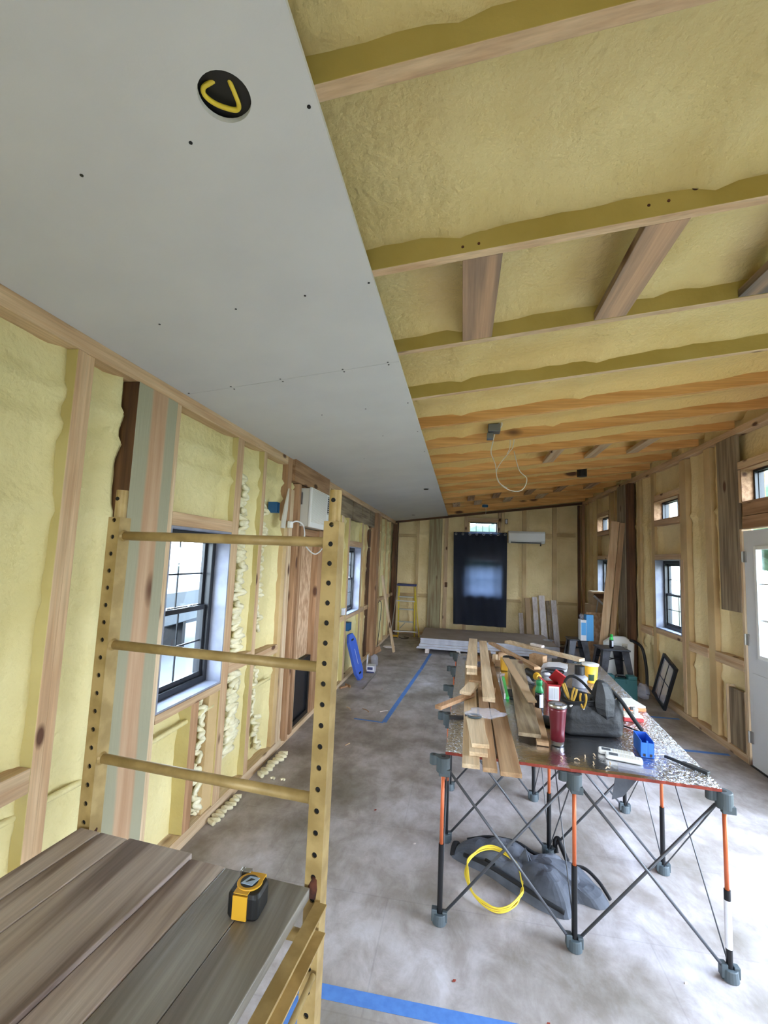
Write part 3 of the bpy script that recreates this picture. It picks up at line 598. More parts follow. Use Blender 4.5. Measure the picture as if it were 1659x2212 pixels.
# ------------------------------------------------------------------ outside
g = MB(); g.box(-40, 45, -35, 50, -.36, -.3); g.build('ground', 'grass', kind='structure')
m = MB(); m.box(-12, -.6, -6, 14, -.299, -.28); m.build('driveway', 'pavement', kind='structure')
def tree(x, y, h, r, label, seed):
    t_ = thing('tree', label, 'tree', (x, y, -.3)); m = MB(); m.tube([(x, y, -.3), (x+.1, y, h*.4), (x, y+.1, h*.7)], lambda t: .22*(1-.5*t), sub=3); m.build('trunk', 'bark', t_, smooth=True)
    import bmesh; bm = bmesh.new(); bmesh.ops.create_icosphere(bm, subdivisions=4, radius=1)
    m = MB(); m.v = []; 
    for v in bm.verts:
        k = 1+.28*nz3(v.co.x+seed, v.co.y, v.co.z, 1.6)+.16*nz3(v.co.x, v.co.y+seed, v.co.z, 5); m.v.append(Vector((x+v.co.x*r*k, y+v.co.y*r*k, -.3+h*.62+v.co.z*h*.42*k)))
    m.f = [[v.index for v in f_.verts] for f_ in bm.faces]; m.m = [0]*len(m.f); bm.free(); m.build('crown', 'leaf', t_, smooth=True)
tree(13, 4.5, 5.2, 2.6, 'green tree outside seen through the glass of the white door', 1); tree(16, 14, 6.0, 3.0, 'green tree outside the nearer pair of right-hand windows', 2); tree(18, 23, 6.5, 3.4, 'green tree outside the far pair of right-hand windows', 3); tree(-11, 12.5, 5.0, 2.4, 'pale green tree outside the near left window', 4)
tree(2.6, 22, 3.5, 2.6, 'green tree behind the small window above the curtain', 5)
bo = thing('parked_boat', 'white covered boat parked outside the near left window', 'boat', (-4.5, 6.5, -.28)); m = MB()
for p, q in (((-6.0, 3.5), (0, 0)),): pass
rings = []
for i in range(9):
    t_ = i/8; y = 3.6+6.5*t_; hw = .95*math.sin(PI*(.12+.8*t_))+.1; rings.append([(-4.4-hw, y, .95), (-4.4-hw*.8, y, .35), (-4.4, y, .1), (-4.4+hw*.8, y, .35), (-4.4+hw, y, .95), (-4.4, y, 1.25+.2*math.sin(PI*t_))])
m.loft(rings); m.build('hull', 'boat_white', bo, smooth=False)
for y in (4.5, 8.5): m = MB(); m.box(-4.8, -4.0, y, y+.1, -.28, .3); m.build('stand', 'black_metal', bo)

# ------------------------------------------------------------------ scaffold
RP = Vector((1.2131, 1.1622, 0)); A = Vector((-.9963, .0868, 0)); D = Vector((.0868, .9963, 0)); Z = Vector((0, 0, 1)); FW = .7047
def SP(a, d, z): return RP+A*a+D*d+Z*z
scf = thing('scaffold', 'yellow steel rolling scaffold with perforated posts beside the photographer', 'scaffold', tuple(SP(FW/2, 0, 0)))
PW = .0212
def post(a, d, front=True):
    z0, z1, pitch = .12, 1.80, .0508; m = MB(); hw = PW; rr = .0068; s_ = -1 if front else 1
    ztop = 1.7402+.0508; zs = [ztop-.0508*k for k in range(0, 33) if ztop-.0508*k > z0+.03]
    # perforated face (towards the platform) made of ring cells
    n_ = 16; zc_ = [(z-.0254, z+.0254, z) for z in zs]
    for (za, zb, zc0) in zc_:
        zb = min(zb, z1); q_in = []; q_out = []; ins = []
        for i in range(n_):
            an = 2*PI*i/n_; an = {2: .8752, 6: PI-.8752, 10: PI+.8752, 14: -.8752}.get(i, an); c_, s__ = math.cos(an), math.sin(an); k = max(abs(c_)/hw, abs(s__)/.0254)
            q_in.append(SP(a+rr*c_, d+s_*hw, zc0+rr*s__)); q_out.append(SP(a+c_/k, d+s_*hw, min(zc0+s__/k, z1))); ins.append(SP(a+rr*c_, d+s_*(hw-.004), zc0+rr*s__))
        b0 = len(m.v); m.v += q_in+q_out+ins
        for i in range(n_):
            j = (i+1) % n_; m.f.append([b0+i, b0+j, b0+n_+j, b0+n_+i]); m.m.append(0); m.f.append([b0+i, b0+2*n_+i, b0+2*n_+j, b0+j]); m.m.append(0)
        # corners of the cell
        for ca, cb in ((-1, -1), (1, -1), (1, 1), (-1, 1)):
            pass
    zlo = zc_[-1][0]
    m.add([SP(a-hw, d+s_*hw, z0), SP(a+hw, d+s_*hw, z0), SP(a+hw, d+s_*hw, zlo), SP(a-hw, d+s_*hw, zlo)], [(0, 1, 2, 3)])
    if zc_[0][1] < z1: m.add([SP(a-hw, d+s_*hw, zc_[0][1]), SP(a+hw, d+s_*hw, zc_[0][1]), SP(a+hw, d+s_*hw, z1), SP(a-hw, d+s_*hw, z1)], [(0, 1, 2, 3)])
    c = [SP(a-hw, d+s_*hw, 0), SP(a+hw, d+s_*hw, 0), SP(a+hw, d-s_*hw, 0), SP(a-hw, d-s_*hw, 0)]
    for i, j in ((1, 2), (2, 3), (3, 0)): m.add([c[i]+Z*z0, c[j]+Z*z0, c[j]+Z*z1, c[i]+Z*z1], [(0, 1, 2, 3)])
    m.add([q+Z*z1 for q in c], [(0, 1, 2, 3)]); m.add([q+Z*z0 for q in c], [(3, 2, 1, 0)])
    po = m.build('post', 'yellow_paint', scf)
    m = MB(); m.add([SP(a-.016, d+s_*(hw-.0045), z0+.01), SP(a+.016, d+s_*(hw-.0045), z0+.01), SP(a+.016, d+s_*(hw-.0045), z1-.01), SP(a-.016, d+s_*(hw-.0045), z1-.01)], [(0, 1, 2, 3)]); m.build('hollow_core', 'black_metal', po)
    m = MB(); m.cyl(SP(a, d, z1), SP(a, d, 1.885), .0165, n=20); m.build('coupling_sleeve', 'yellow_paint', po, smooth=False)
    m = MB(); m.cyl(SP(a, d-.0175*(1 if front else -1), 1.857), SP(a, d-.0150*(1 if front else -1), 1.857), .0062, n=12); m.build('pin_hole', 'black_metal', po)
for d in (0, -1.85):
    for a in (0, FW): post(a, d, d == 0)
    for z in (1.745, 1.42, 1.097, .774, .45):
        m = MB(); m.tube([SP(PW, d, z), SP(FW-PW, d, z)], .0135, n=14); m.build('rung', 'yellow_paint', scf, smooth=True)
        for a, s in ((PW, 1), (FW-PW, -1)): m = MB(); m.cyl(SP(a, d, z), SP(a+s*.006, d, z), .018, .0145, n=14); m.build('weld_collar', 'yellow_paint', scf)
for a in (0, FW):
    for d in (0, -1.85):
        m = MB(); m.cyl(SP(a, d-.016, .06), SP(a, d+.016, .06), .058, n=22); cw = m.build('caster', 'black_plastic', scf, bevel=.004)
        m = MB(); m.cyl(SP(a, d, .1), SP(a, d, .125), .02, n=12); m.add([SP(a, d-.02, .06), SP(a, d+.02, .06), SP(a, d+.02, .11), SP(a, d-.02, .11)], [(0, 1, 2, 3)]); m.build('bracket', 'alu', cw)
# side rails (open channel facing outward) carrying the deck
for a, s in ((-.012, -1), (FW+.012, 1)):
    m = MB()
    def seg(a0, a1, z0, z1):
        p = [SP(a0, -1.82, z0), SP(a1, -1.82, z0), SP(a1, -1.82, z1), SP(a0, -1.82, z1)]; q = [v+D*1.79 for v in p]; m.add(p+q, [(0, 1, 2, 3), (4, 7, 6, 5), (0, 4, 5, 1), (1, 5, 6, 2), (2, 6, 7, 3), (3, 7, 4, 0)])
    seg(a, a+.004*s, .815, .882); seg(a+.004*s, a+.030*s, .877, .882); seg(a+.004*s, a+.030*s, .815, .820)
    m.build('side_rail', 'yellow_paint', scf)
    m = MB(); m.tube([SP(a+.02*s, -1.80, .72), SP(a+.004*s, -.03, .72)], .007, n=10); m.build('tie_rod', 'yellow_paint', scf, smooth=True)
m = MB(); m.tube([SP(.0, -.006, .885), SP(.0, -.012, .905), SP(-.004, -.010, .925)], lambda t: .019-.006*t, n=9); m.build('rusty_joint', 'rust', scf, smooth=True)
m = MB(); m.tube([SP(FW, .0, .885), SP(FW-.012, -.01, .902)], .02, n=9); m.build('rusty_joint', 'rust', scf, smooth=True)
# deck planks
PK = [(.003, .118, 'wet_wood_y', .0, -.03, 'grey-green damp deck plank under the tape measure, rightmost on the scaffold'), (.120, .235, 'wet_wood_y', 0, -.032, 'grey-green damp deck plank second from right on the scaffold'),
      (.238, .338, 'scaffold_wood_y', 0, -.03, 'narrow brown-grey deck plank left of the damp pair on the scaffold'), (.340, .540, 'scaffold_wood_y', .010, -.025, 'widest pale grey-brown deck plank in the middle of the scaffold'),
      (.543, .632, 'scaffold_wood_y', .010, -.03, 'brown deck plank left of the widest one on the scaffold'), (.635, .704, 'scaffold_wood_y', .010, -.03, 'dark brown deck plank at the left edge of the scaffold')]
for a0, a1, mt, dz, de, lb in PK:
    m = MB(); m.obox(SP((a0+a1)/2, -1.80, .884), SP((a0+a1)/2, de, .884), a1-a0, .026+dz)
    solo(m, 'deck_plank', mt, lb, 'plank', 'deck planks on the scaffold', bevel=.0025)
# tape measure
tp = thing('tape_measure', 'black and yellow tape measure standing on the scaffold deck', 'tape measure', (1.094, 1.036, .911))
def rrect(cx_, cy_, hx, hy, r, z, n=5, rot=0):
    P = []
    for k, (sx_, sy_) in enumerate(((1, 1), (-1, 1), (-1, -1), (1, -1))):
        for i in range(n+1):
            a = PI/2*k+PI/2*i/n; P.append(((hx-r)*sx_+r*math.cos(a), (hy-r)*sy_+r*math.sin(a)))
    c, s = math.cos(rot), math.sin(rot)
    return [Vector((cx_+x*c-y*s, cy_+x*s+y*c, z)) for x, y in P]
TX, TY, TZ, RT = 1.094, 1.036, .911, .02
m = MB(); m.loft([rrect(TX, TY, .034, .031, .012, TZ, rot=RT), rrect(TX, TY, .037, .034, .014, TZ+.006, rot=RT), rrect(TX, TY, .037, .034, .014, TZ+.045, rot=RT), rrect(TX, TY, .033, .03, .012, TZ+.053, rot=RT)]); m.build('case', 'black_plastic', tp, smooth=False, bevel=.0015)
m = MB(); m.box(TX-.021, TX+.013, TY-.0365, TY-.030, TZ+.001, TZ+.050); m.box(TX-.021, TX+.013, TY-.0345, TY+.03, TZ+.0525, TZ+.0545)
m.cyl((TX+.000, TY+.004, TZ+.0525), (TX+.000, TY+.004, TZ+.0562), .0285, n=28); m.box(TX-.014, TX+.026, TY+.012, TY+.036, TZ+.048, TZ+.0555); m.build('yellow_band', 'yellow_plastic', tp, bevel=.0012)
m = MB(); m.cyl((TX-.001, TY+.003, TZ+.056), (TX-.001, TY+.003, TZ+.0575), .020, n=24); bdg = m.build('badge', 'black_plastic', tp)
m = MB(); m.prism([(-.017, -.012), (.010, -.014), (.018, .012), (-.006, .013)], (TX+.001, TY+.003, TZ+.0577), (1, 0, 0), (0, 1, 0), (0, 0, 1), .001); m.build('silver_emblem', 'emblem', bdg)
m = MB(); m.prism([(-.008, -.008), (.010, .004), (-.001, .006)], (TX+.001, TY+.003, TZ+.0588), (1, 0, 0), (0, 1, 0), (0, 0, 1), .0006); m.build('black_arrow', 'black_plastic', bdg)
m = MB(); m.box(TX-.030, TX-.012, TY+.028, TY+.042, TZ+.044, TZ+.058); m.box(TX-.036, TX-.030, TY+.026, TY+.04, TZ+.036, TZ+.06); m.build('hook', 'steel', tp, bevel=.001)

# ------------------------------------------------------------------ folding work stand and foil-faced table top
HX = [1.483, 2.087, 2.705]; HY = [2.345, 2.985, 3.62, 4.26, 4.90]
st_ = thing('work_stand', 'folding work stand with orange and black struts holding the foil-topped work table', 'work stand', (2.09, 3.6, 0))
def hubpos(i, j): return Vector((HX[i]+.012*j*.6, HY[j]+(-.012*i if j == 0 else 0), 0))
for j in range(5):
    for i in range(3):
        p = hubpos(i, j); zt = .752
        m = MB(); m.cyl(p+Z*.682, p+Z*zt, .034, n=22); m.cyl(p+Vector((-.047, .012, .708)), p+Vector((-.047, .012, zt)), .021, n=16); m.box(p.x-.05, p.x, p.y-.008, p.y+.03, .71, zt-.001); m.box(p.x-.02, p.x+.034, p.y-.03, p.y-.005, .668, .70)
        h = m.build('hub', 'slate_plastic', st_, bevel=.003)
        m = MB(); m.cyl(p+Z*(zt+.0002), p+Z*(zt+.001), .011, n=14); m.build('socket', 'black_plastic', h); m = MB(); m.cyl(p+Vector((-.047, .012, zt+.0002)), p+Vector((-.047, .012, zt+.001)), .008, n=12); m.build('socket', 'black_plastic', h)
        m = MB(); m.cyl(p+Z*.34, p+Z*.685, .0088, n=14); m.build('inner_pole', 'orange_metal', st_, smooth=True)
        m = MB(); m.cyl(p+Z*.035, p+Z*.35, .0128, n=14); op = m.build('outer_pole', 'black_metal', st_)
        if (i, j) == (2, 0): m = MB(); m.cyl(p+Z*.12, p+Z*.31, .0135, n=14, cap=False); m.build('white_sticker', 'label_white', op)
        m = MB(); m.cyl(p+Z*.0, p+Z*.045, .034, .030, n=18); m.box(p.x-.038, p.x-.012, p.y-.016, p.y+.016, .01, .062); m.box(p.x+.012, p.x+.036, p.y-.014, p.y+.014, .01, .055); m.build('foot', 'slate_plastic', st_, bevel=.003)
def brace(a, b, r, off):
    m = MB(); m.tube([a+Z*.69+off, b+Z*.05+off], r, n=8); m.build('brace', 'brace_grey', st_, smooth=True)
for j in range(5):
    for i in range(2):
        a, b = hubpos(i, j), hubpos(i+1, j); d = (b-a).normalized()*.03
        brace(a+d, b-d, .0068, Vector((0, -.006, 0))); brace(b-d, a+d, .0068, Vector((0, .008, 0)))
for j in range(4):
    for i in range(3):
        a, b = hubpos(i, j), hubpos(i, j+1); d = (b-a).normalized()*.03
        brace(a+d, b-d, .0032, Vector((-.006, 0, 0))); brace(b-d, a+d, .0032, Vector((.006, 0, 0)))
# sheet
TT = .7705
FL, FR, BR, BL = Vector((1.492, 2.362, 0)), Vector((2.69, 2.302, 0)), Vector((2.865, 4.70, 0)), Vector((1.532, 4.78, 0))
m = MB(); nu, nv = 60, 100; idx = []
def edge_j(k, s): return .006*nz3(k*.9, s, 2, 5)
for layer in (0, 1):
    for j in range(nv+1):
        for i in range(nu+1):
            u, v = i/nu, j/nv; p = (FL*(1-u)+FR*u)*(1-v)+(BL*(1-u)+BR*u)*v
            if j == 0: p = p+Vector((0, edge_j(i, 1), 0))
            if i == 0 or i == nu: p = p+Vector((edge_j(j, 3+i)*.6, 0, 0))
            z = TT if layer else .7535
            if layer:
                k = max(abs(u-.5)*2-.35, 0); z += .004*k*nz3(p.x, p.y, 1, 26)-.0005
                if j == 0: z -= .003
            m.v.append(Vector((p.x, p.y, z)))
NN = (nu+1)*(nv+1)
for j in range(nv):
    for i in range(nu):
        a = j*(nu+1)+i; m.f.append([NN+a, NN+a+1, NN+a+nu+2, NN+a+nu+1]); m.m.append(0); m.f.append([a, a+nu+1, a+nu+2, a+1]); m.m.append(1)
for i in range(nu): m.f.append([i, i+1, NN+i+1, NN+i]); m.m.append(1); k = nv*(nu+1)+i; m.f.append([k, NN+k, NN+k+1, k+1]); m.m.append(1)
for j in range(nv): a = j*(nu+1); b_ = a+nu+1; m.f.append([a, NN+a, NN+b_, b_]); m.m.append(1); a += nu; b_ += nu; m.f.append([a, b_, NN+b_, NN+a]); m.m.append(1)
solo(m, 'tabletop_sheet', ['foil', 'ochre_red'], 'foil-faced insulation sheet with ragged red-brown edge used as the work table top', 'table top', origin=(2.145, 3.536, .7535))
# --- timber lying on the table
def plank(p0, p1, wd, th, mat, name, label, cat, group=None, upv=(0, 0, 1), endcut=0):
    m = MB(); m.obox(p0, p1, wd, th, upv, endcut=endcut); return solo(m, name, mat, label, cat, group, bevel=.0015)
GT = 'boards lying on the work table'; T0 = .7725
plank((1.612, 2.195, T0), (1.643, 4.35, T0), .080, .020, 'pale_pine_y', 'timber_board', 'pale board with swirling grain at the left of the three boards overhanging the table front', 'board', GT)
plank((1.696, 2.178, T0), (1.728, 4.15, T0), .064, .020, 'cedar_y', 'timber_board', 'narrow middle board of the three overhanging the table front', 'board', GT)
plank((1.785, 2.158, T0), (1.815, 4.95, T0), .092, .020, 'cedar_y', 'timber_board', 'long tan board with round knot at the right of the three overhanging the table front', 'board', GT)
plank((1.648, 2.28, .7935), (1.655, 2.80, .7935), .085, .020, 'pale_pine_y', 'timber_offcut', 'lower short pale offcut lying on the overhanging boards near the table front', 'board', GT)
plank((1.66, 2.33, .8145), (1.635, 2.72, .8145), .082, .020, 'pale_pine_y', 'timber_offcut', 'upper short pale offcut under the plastic bag near the table front', 'board', GT)
plank((1.425, 2.90, .795), (1.635, 3.24, .797), .045, .022, 'brown_wood_y', 'timber_offcut', 'brown stick lying crosswise and poking out over the left table edge', 'board', GT)
plank((1.590, 3.17, .8195), (1.655, 3.42, .8195), .075, .022, 'pale_pine_y', 'timber_offcut', 'small slanted pale block on top of the crosswise brown stick', 'board', GT)
plank((1.665, 3.50, .7935), (1.700, 3.80, .7935), .09, .042, 'cedar_y', 'timber_block', 'brown block supporting the raised left board', 'board', GT)
plank((1.660, 4.40, .7935), (1.74, 4.42, .7935), .09, .042, 'cedar_x', 'timber_block', 'block under the far ends of the two raised boards', 'board', GT)
plank((1.645, 3.66, .836), (1.69, 5.03, .836), .082, .020, 'pale_pine_y', 'timber_board', 'left short raised board with small offcut on its near end', 'board', GT)
plank((1.643, 3.78, .857), (1.688, 5.08, .857), .086, .022, 'pale_pine_y', 'timber_board', 'left upper pale board stacked double and pointing at the curtain', 'board', GT)
plank((1.738, 3.02, .832), (1.788, 5.02, .846), .076, .028, 'pale_pine_y', 'timber_board', 'right raised grey-pale board beside the doubled left one', 'board', GT)
plank((1.775, 3.40, .7935), (1.755, 3.25, .7935), .06, .034, 'cedar_y', 'timber_block', 'small block under the near end of the right raised board', 'board', GT)
plank((1.925, 2.60, .794), (2.005, 4.00, .890), .115, .020, 'grey_wood_y', 'timber_board', 'wide split grey-tan board sloping up over tools in the middle of the table', 'board', GT)
plank((1.985, 2.555, .7735), (2.055, 3.3, .775), .06, .018, 'cedar_y', 'timber_board', 'narrow tan board under the right edge of the sloping split board', 'board', GT)
plank((2.000, 3.02, .852), (1.925, 3.96, .914), .055, .012, 'cardboard', 'timber_strip', 'thin tapering strip lying on top of the sloping split board', 'board', GT)
plank((2.168, 3.90, .862), (1.865, 4.92, .862), .055, .022, 'cedar_y', 'timber_strip', 'tan lath crossing diagonally above the yellow saw', 'board', GT)
plank((2.62, 4.36, .862), (2.035, 4.98, .875), .085, .026, 'pale_pine_y', 'timber_board', 'pale board lying diagonally at the far right corner of the table', 'board', GT)
plank((2.345, 4.70, .8985), (2.25, 4.79, .9012), .05, .022, 'white_wood_y', 'timber_offcut', 'small offcut resting on the diagonal pale board', 'board', GT)
plank((2.33, 4.50, T0), (2.22, 4.58, T0), .09, .088, 'cedar_y', 'timber_block', 'block under the diagonal pale board', 'board', GT)
plank((1.90, 4.55, T0), (1.99, 4.60, T0), .05, .085, 'cedar_y', 'timber_block', 'block under the diagonal tan lath', 'board', GT)
plank((1.885, 4.30, T0), (1.895, 4.37, T0), .045, .045, 'cedar_y', 'timber_block', 'small tan block beside the yellow saw', 'board', GT)
plank((1.862, 4.40, T0), (1.885, 4.44, T0), .035, .085, 'pale_pine_z', 'timber_block', 'upright small wooden piece near the clear cups', 'board', GT)
# plastic bag on the offcuts
def blob(c, sx_, sy_, sz_, seed, mat, name, label, cat, amp=.35, freq=1.8, n1=22, n2=12, rot=0, group=None):
    m = MB(); vs = []; c = Vector(c)
    for j in range(n2+1):
        ph = PI*j/n2
        for i in range(n1):
            th = 2*PI*i/n1; d = Vector((math.sin(ph)*math.cos(th), math.sin(ph)*math.sin(th), math.cos(ph))); k = 1+amp*nz3(d.x+seed, d.y, d.z, freq)+amp*.4*nz3(d.x, d.y+seed, d.z, freq*3)
            q = Vector((d.x*sx_*k, d.y*sy_*k, max(d.z*sz_*k, -sz_)+sz_)); q.rotate(Matrix.Rotation(rot, 3, 'Z')); vs.append(c+q)
    fs = []
    for j in range(n2):
        for i in range(n1): fs.append((j*n1+i, j*n1+(i+1) % n1, (j+1)*n1+(i+1) % n1, (j+1)*n1+i))
    m.add(vs, fs); return solo(m, name, mat, label, cat, group, origin=tuple(c), smooth=True)
blob((1.70, 2.72, .836), .10, .05, .022, 3, 'film', 'plastic_bag', 'clear crumpled plastic bag with red strip on the stacked offcuts', 'plastic bag', amp=.5, rot=.15)
m = MB(); m.tube([(1.64+.035*math.cos(a), 2.70+.03*math.sin(a), .842) for a in [2*PI*i/12 for i in range(12)]], .006, sub=2, closed=True); solo(m, 'cable_ring', 'slate_plastic', 'small dark ring inside the clear bag on the table', 'ring', smooth=True)
m = MB(); m.cyl((1.52, 3.02, T0), (1.61, 3.10, T0), .001); m = MB(); m.box(-.06, .06, -.014, .014, 0, .016); m.cyl((.055, 0, 0), (.055, 0, .028), .02, n=14)
o = solo(m, 'utility_knife', 'black_plastic', 'black hand tool lying on the foil beneath the crosswise stick', 'hand tool', origin=(0, 0, 0)); o.location = (1.555, 2.83, T0+.002); o.rotation_euler = (0, 0, .2)
# tumbler
tb = thing('tumbler', 'maroon steel travel tumbler near the table front', 'tumbler', (2.066, 2.60, T0))
m = MB(); m.lathe((2.066, 2.60, T0), [(.030, 0), (.033, .004), (.0335, .022), (.035, .0225), (.037, .085), (.041, .13), (.0445, .175), (.0455, .188)], n=36, mats=[1, 1, 1, 0, 0, 0, 0]); m.build('cup', ['maroon', 'steel'], tb, smooth=True)
m = MB(); m.lathe((2.066, 2.60, T0), [(.0445, .189), (.0475, .192), (.0475, .204), (.045, .208), (.041, .204), (.0, .202)], n=36); m.build('lid_rim', 'steel', tb, smooth=True)
m = MB(); m.lathe((2.066, 2.60, T0), [(.040, .2045), (.038, .2065), (.0, .2068)], n=30); m.box(2.05, 2.082, 2.575, 2.60, T0+.2065, T0+.2125); m.build('lid', 'smoke_plastic', tb)
# green capped bottle
def bottle(c, s, label, capm='green_cap'):
    t_ = thing('bottle', label, 'bottle', c); m = MB()
    m.lathe(c, [(.020*s, 0), (.0235*s, .004*s), (.0235*s, .09*s), (.0232*s, .098*s)], n=24); m.build('body', 'dark_bottle', t_, smooth=True)
    m = MB(); m.lathe(c, [(.0238*s, .0985*s), (.0225*s, .112*s), (.015*s, .13*s), (.0135*s, .138*s), (.0168*s, .1385*s), (.0168*s, .16*s), (.015*s, .163*s)], n=24); m.build('cap', capm, t_, smooth=True)
    m = MB(); n_ = 8; vs = []
    for z in (.02*s, .09*s):
        for i in range(n_+1): a = -PI/2-.1+1.0*i/n_; vs.append(Vector(c)+Vector((.0241*s*math.cos(a), .0241*s*math.sin(a), z)))
    m.add(vs, [(i, i+1, n_+2+i, n_+1+i) for i in range(n_)]); m.build('label_panel', 'label_white', t_)
bottle((2.062, 3.15, T0), 1.15, 'small dark bottle with green cap standing on the work table')
# red open box
rb = thing('red_carton', 'open red cardboard box of screws with white label panel on the table', 'box', (2.195, 3.40, T0))
m = MB(); X0, X1, Y0_, Y1_ = 2.150, 2.235, 3.36, 3.46; H_ = .115
m.box(X0, X1, Y0_, Y0_+.002, T0, T0+H_).box(X0, X1, Y1_-.002, Y1_, T0, T0+H_).box(X0, X0+.002, Y0_+.002, Y1_-.002, T0, T0+H_).box(X1-.002, X1, Y0_+.002, Y1_-.002, T0, T0+H_).box(X0+.002, X1-.002, Y0_+.002, Y1_-.002, T0, T0+.002); m.build('carton', 'red_print', rb)
m = MB(); m.obox((2.22, 3.46, T0+H_), (2.255, 3.40, T0+H_+.07), .095, .012, upv=(0, -1, .3)); m.build('lid_flap', 'red_print', rb)
m = MB(); m.obox((2.15, 3.41, T0+H_), (2.105, 3.41, T0+H_+.03), .095, .002, upv=(0, 0, 1)); m.build('side_flap', 'red_print', rb)
m = MB(); m.box(X0+.008, X1-.010, Y0_-.0012, Y0_-.0002, T0+.012, T0+H_-.012); lp = m.build('label_panel', 'label_white', rb)
m = MB()
for k in range(9): m.box(X0+.014+k*.0068, X0+.0152+k*.0068, Y0_-.0018, Y0_-.0012, T0+.02, T0+H_-.022)
m.build('printed_lines', 'brace_grey', lp)
# spray/glue bottle behind the bag and yellow tub
cg = thing('clear_jar', 'clear ribbed plastic jar with wide black cap behind the black tool bag', 'jar', (2.475, 3.84, T0)); m = MB()
m.lathe((2.475, 3.84, T0), [(.055, 0), (.058, .005), (.052, .05), (.06, .06), (.06, .075), (.050, .082), (.036, .092)], n=28); m.build('jar_body', 'smoke_plastic', cg, smooth=True)
m = MB(); m.lathe((2.475, 3.84, T0), [(.035, .093), (.037, .096), (.037, .155), (.034, .158)], n=28); m.build('cap', 'black_plastic', cg)
ty = thing('plastic_tub', 'yellow printed plastic tub with white rim at the right side of the table', 'tub', (2.60, 4.02, T0)); m = MB()
m.lathe((2.60, 4.02, T0), [(.046, 0), (.048, .003), (.060, .132)], n=30); m.build('tub_body', 'tub_yellow', ty, smooth=True)
m = MB(); m.lathe((2.60, 4.02, T0), [(.0605, .1325), (.065, .134), (.065, .146), (.061, .148), (.0, .145)], n=30); m.build('rim', 'white_plastic', ty, smooth=True)
m = MB(); vs = []
for z in (.02, .07):
    for i in range(7): a = -PI/2-.5+.8*i/6; vs.append(Vector((2.60+(.0505+z*.1)*math.cos(a), 4.02+(.0505+z*.1)*math.sin(a), T0+z)))
m.add(vs, [(i, i+1, 8+i, 7+i) for i in range(6)]); m.build('printed_patch', 'leaf', ty)
# tool bag
bg_ = thing('tool_bag', 'black open-top fabric tool bag full of yellow-handled tools on the table', 'tool bag', (2.29, 2.86, T0))
def ring(c, hx, hy, r, z, rot, wob=0, seed=0):
    P = rrect(c[0], c[1], hx, hy, r, z, n=6, rot=rot)
    return [q+Vector((wob*nz3(q.x, q.y, z+seed, 9), wob*nz3(q.y, q.x, z-seed, 9), wob*.8*nz3(q.x, q.y, seed, 6))) for q in P]
m = MB(); cB = (2.285, 2.86); RR = .12
rs0 = [ring(cB, .148, .085, .03, T0+.001, RR), ring(cB, .162, .100, .035, T0+.015, RR, .006, 1), ring(cB, .160, .094, .04, T0+.06, RR, .022, 2), ring(cB, .156, .086, .04, T0+.11, RR, .035, 3), ring(cB, .148, .078, .04, T0+.15, RR, .045, 3), ring(cB, .138, .070, .04, T0+.185, RR, .06, 4), ring(cB, .128, .060, .04, T0+.18, RR, .02, 4), ring(cB, .128, .060, .04, T0+.06, RR, .0, 4)]
rs = []
for a_, b_ in zip(rs0[:-2], rs0[1:-1]):
    for k in range(4):
        rs.append([p.lerp(q, k/4)+Vector((.012*nz3(p.x, p.y, p.lerp(q, k/4).z+9, 16), .012*nz3(p.y, p.x, p.lerp(q, k/4).z, 16), 0))*(1 if p.z > T0+.005 else 0) for p, q in zip(a_, b_)])
rs += rs0[-2:]
m.loft(rs); m.build('bag_body', 'bag_black', bg_, smooth=True)
m = MB(); pts = [(-.13, -.03, .17), (-.06, -.075, .20), (.02, -.09, .23), (.06, -.05, .285), (.12, -.02, .25), (.155, 0, .19)]
# raised folded flap in the middle-right
fl = [[(.03, -.105, .075), (.10, -.105, .06), (.13, -.06, .09), (.05, .02, .10)], [(-.035, -.115, .165), (.135, -.10, .14), (.16, .02, .16), (.0, .05, .17)], [(-.03, -.115, .215), (.15, -.09, .19), (.16, .02, .20), (.02, .04, .22)], [(.005, -.09, .285), (.095, -.075, .27), (.125, .0, .265), (.035, .01, .285)], [(.02, -.07, .300), (.07, -.06, .292), (.085, -.02, .288), (.04, -.01, .298)]]
def BG(x, y, z): c_, s_ = math.cos(RR), math.sin(RR); return Vector((cB[0]+x*c_-y*s_, cB[1]+x*s_+y*c_, T0+z))
m = MB(); m.loft([[BG(*q) for q in r_] for r_ in fl]); m.build('flap', 'bag_black', bg_, smooth=False, subd=1)
m = MB(); m.tube([BG(-.14, .02, .16), BG(-.12, .03, .26), BG(-.08, .03, .29), BG(-.03, .0, .265), BG(.02, -.06, .20)], .008, sub=6); m.build('handle', 'cloth_black', bg_, smooth=True)
m = MB(); m.tube([BG(.09, -.02, .26), BG(.15, -.06, .20), BG(.20, -.09, .12), BG(.25, -.10, .05)], .011, sub=5); m.build('shoulder_strap', 'cloth_black', bg_, smooth=True)
def pliers(x, y, z, a, tilt, label):
    t_ = thing('pliers', label, 'hand tool', tuple(BG(x, y, z)), 'hand tools in the tool bag'); d = Vector((math.cos(a), math.sin(a), 0)); o_ = BG(x, y, z); u_ = (Z+d*tilt).normalized(); s_ = u_.cross(d).normalized() if abs(u_.dot(d)) < .99 else d
    for sg in (-1, 1):
        m = MB(); m.tube([o_-u_*.03+s_*sg*.003, o_+s_*sg*.012, o_+u_*.03+s_*sg*.016, o_+u_*.055+s_*sg*.012], .006, sub=4); m.build('grip', 'dull_yellow', t_, smooth=True)
    m = MB(); m.tube([o_-u_*.06, o_-u_*.03], .009, sub=2); m.build('jaw', 'steel', t_, smooth=True)
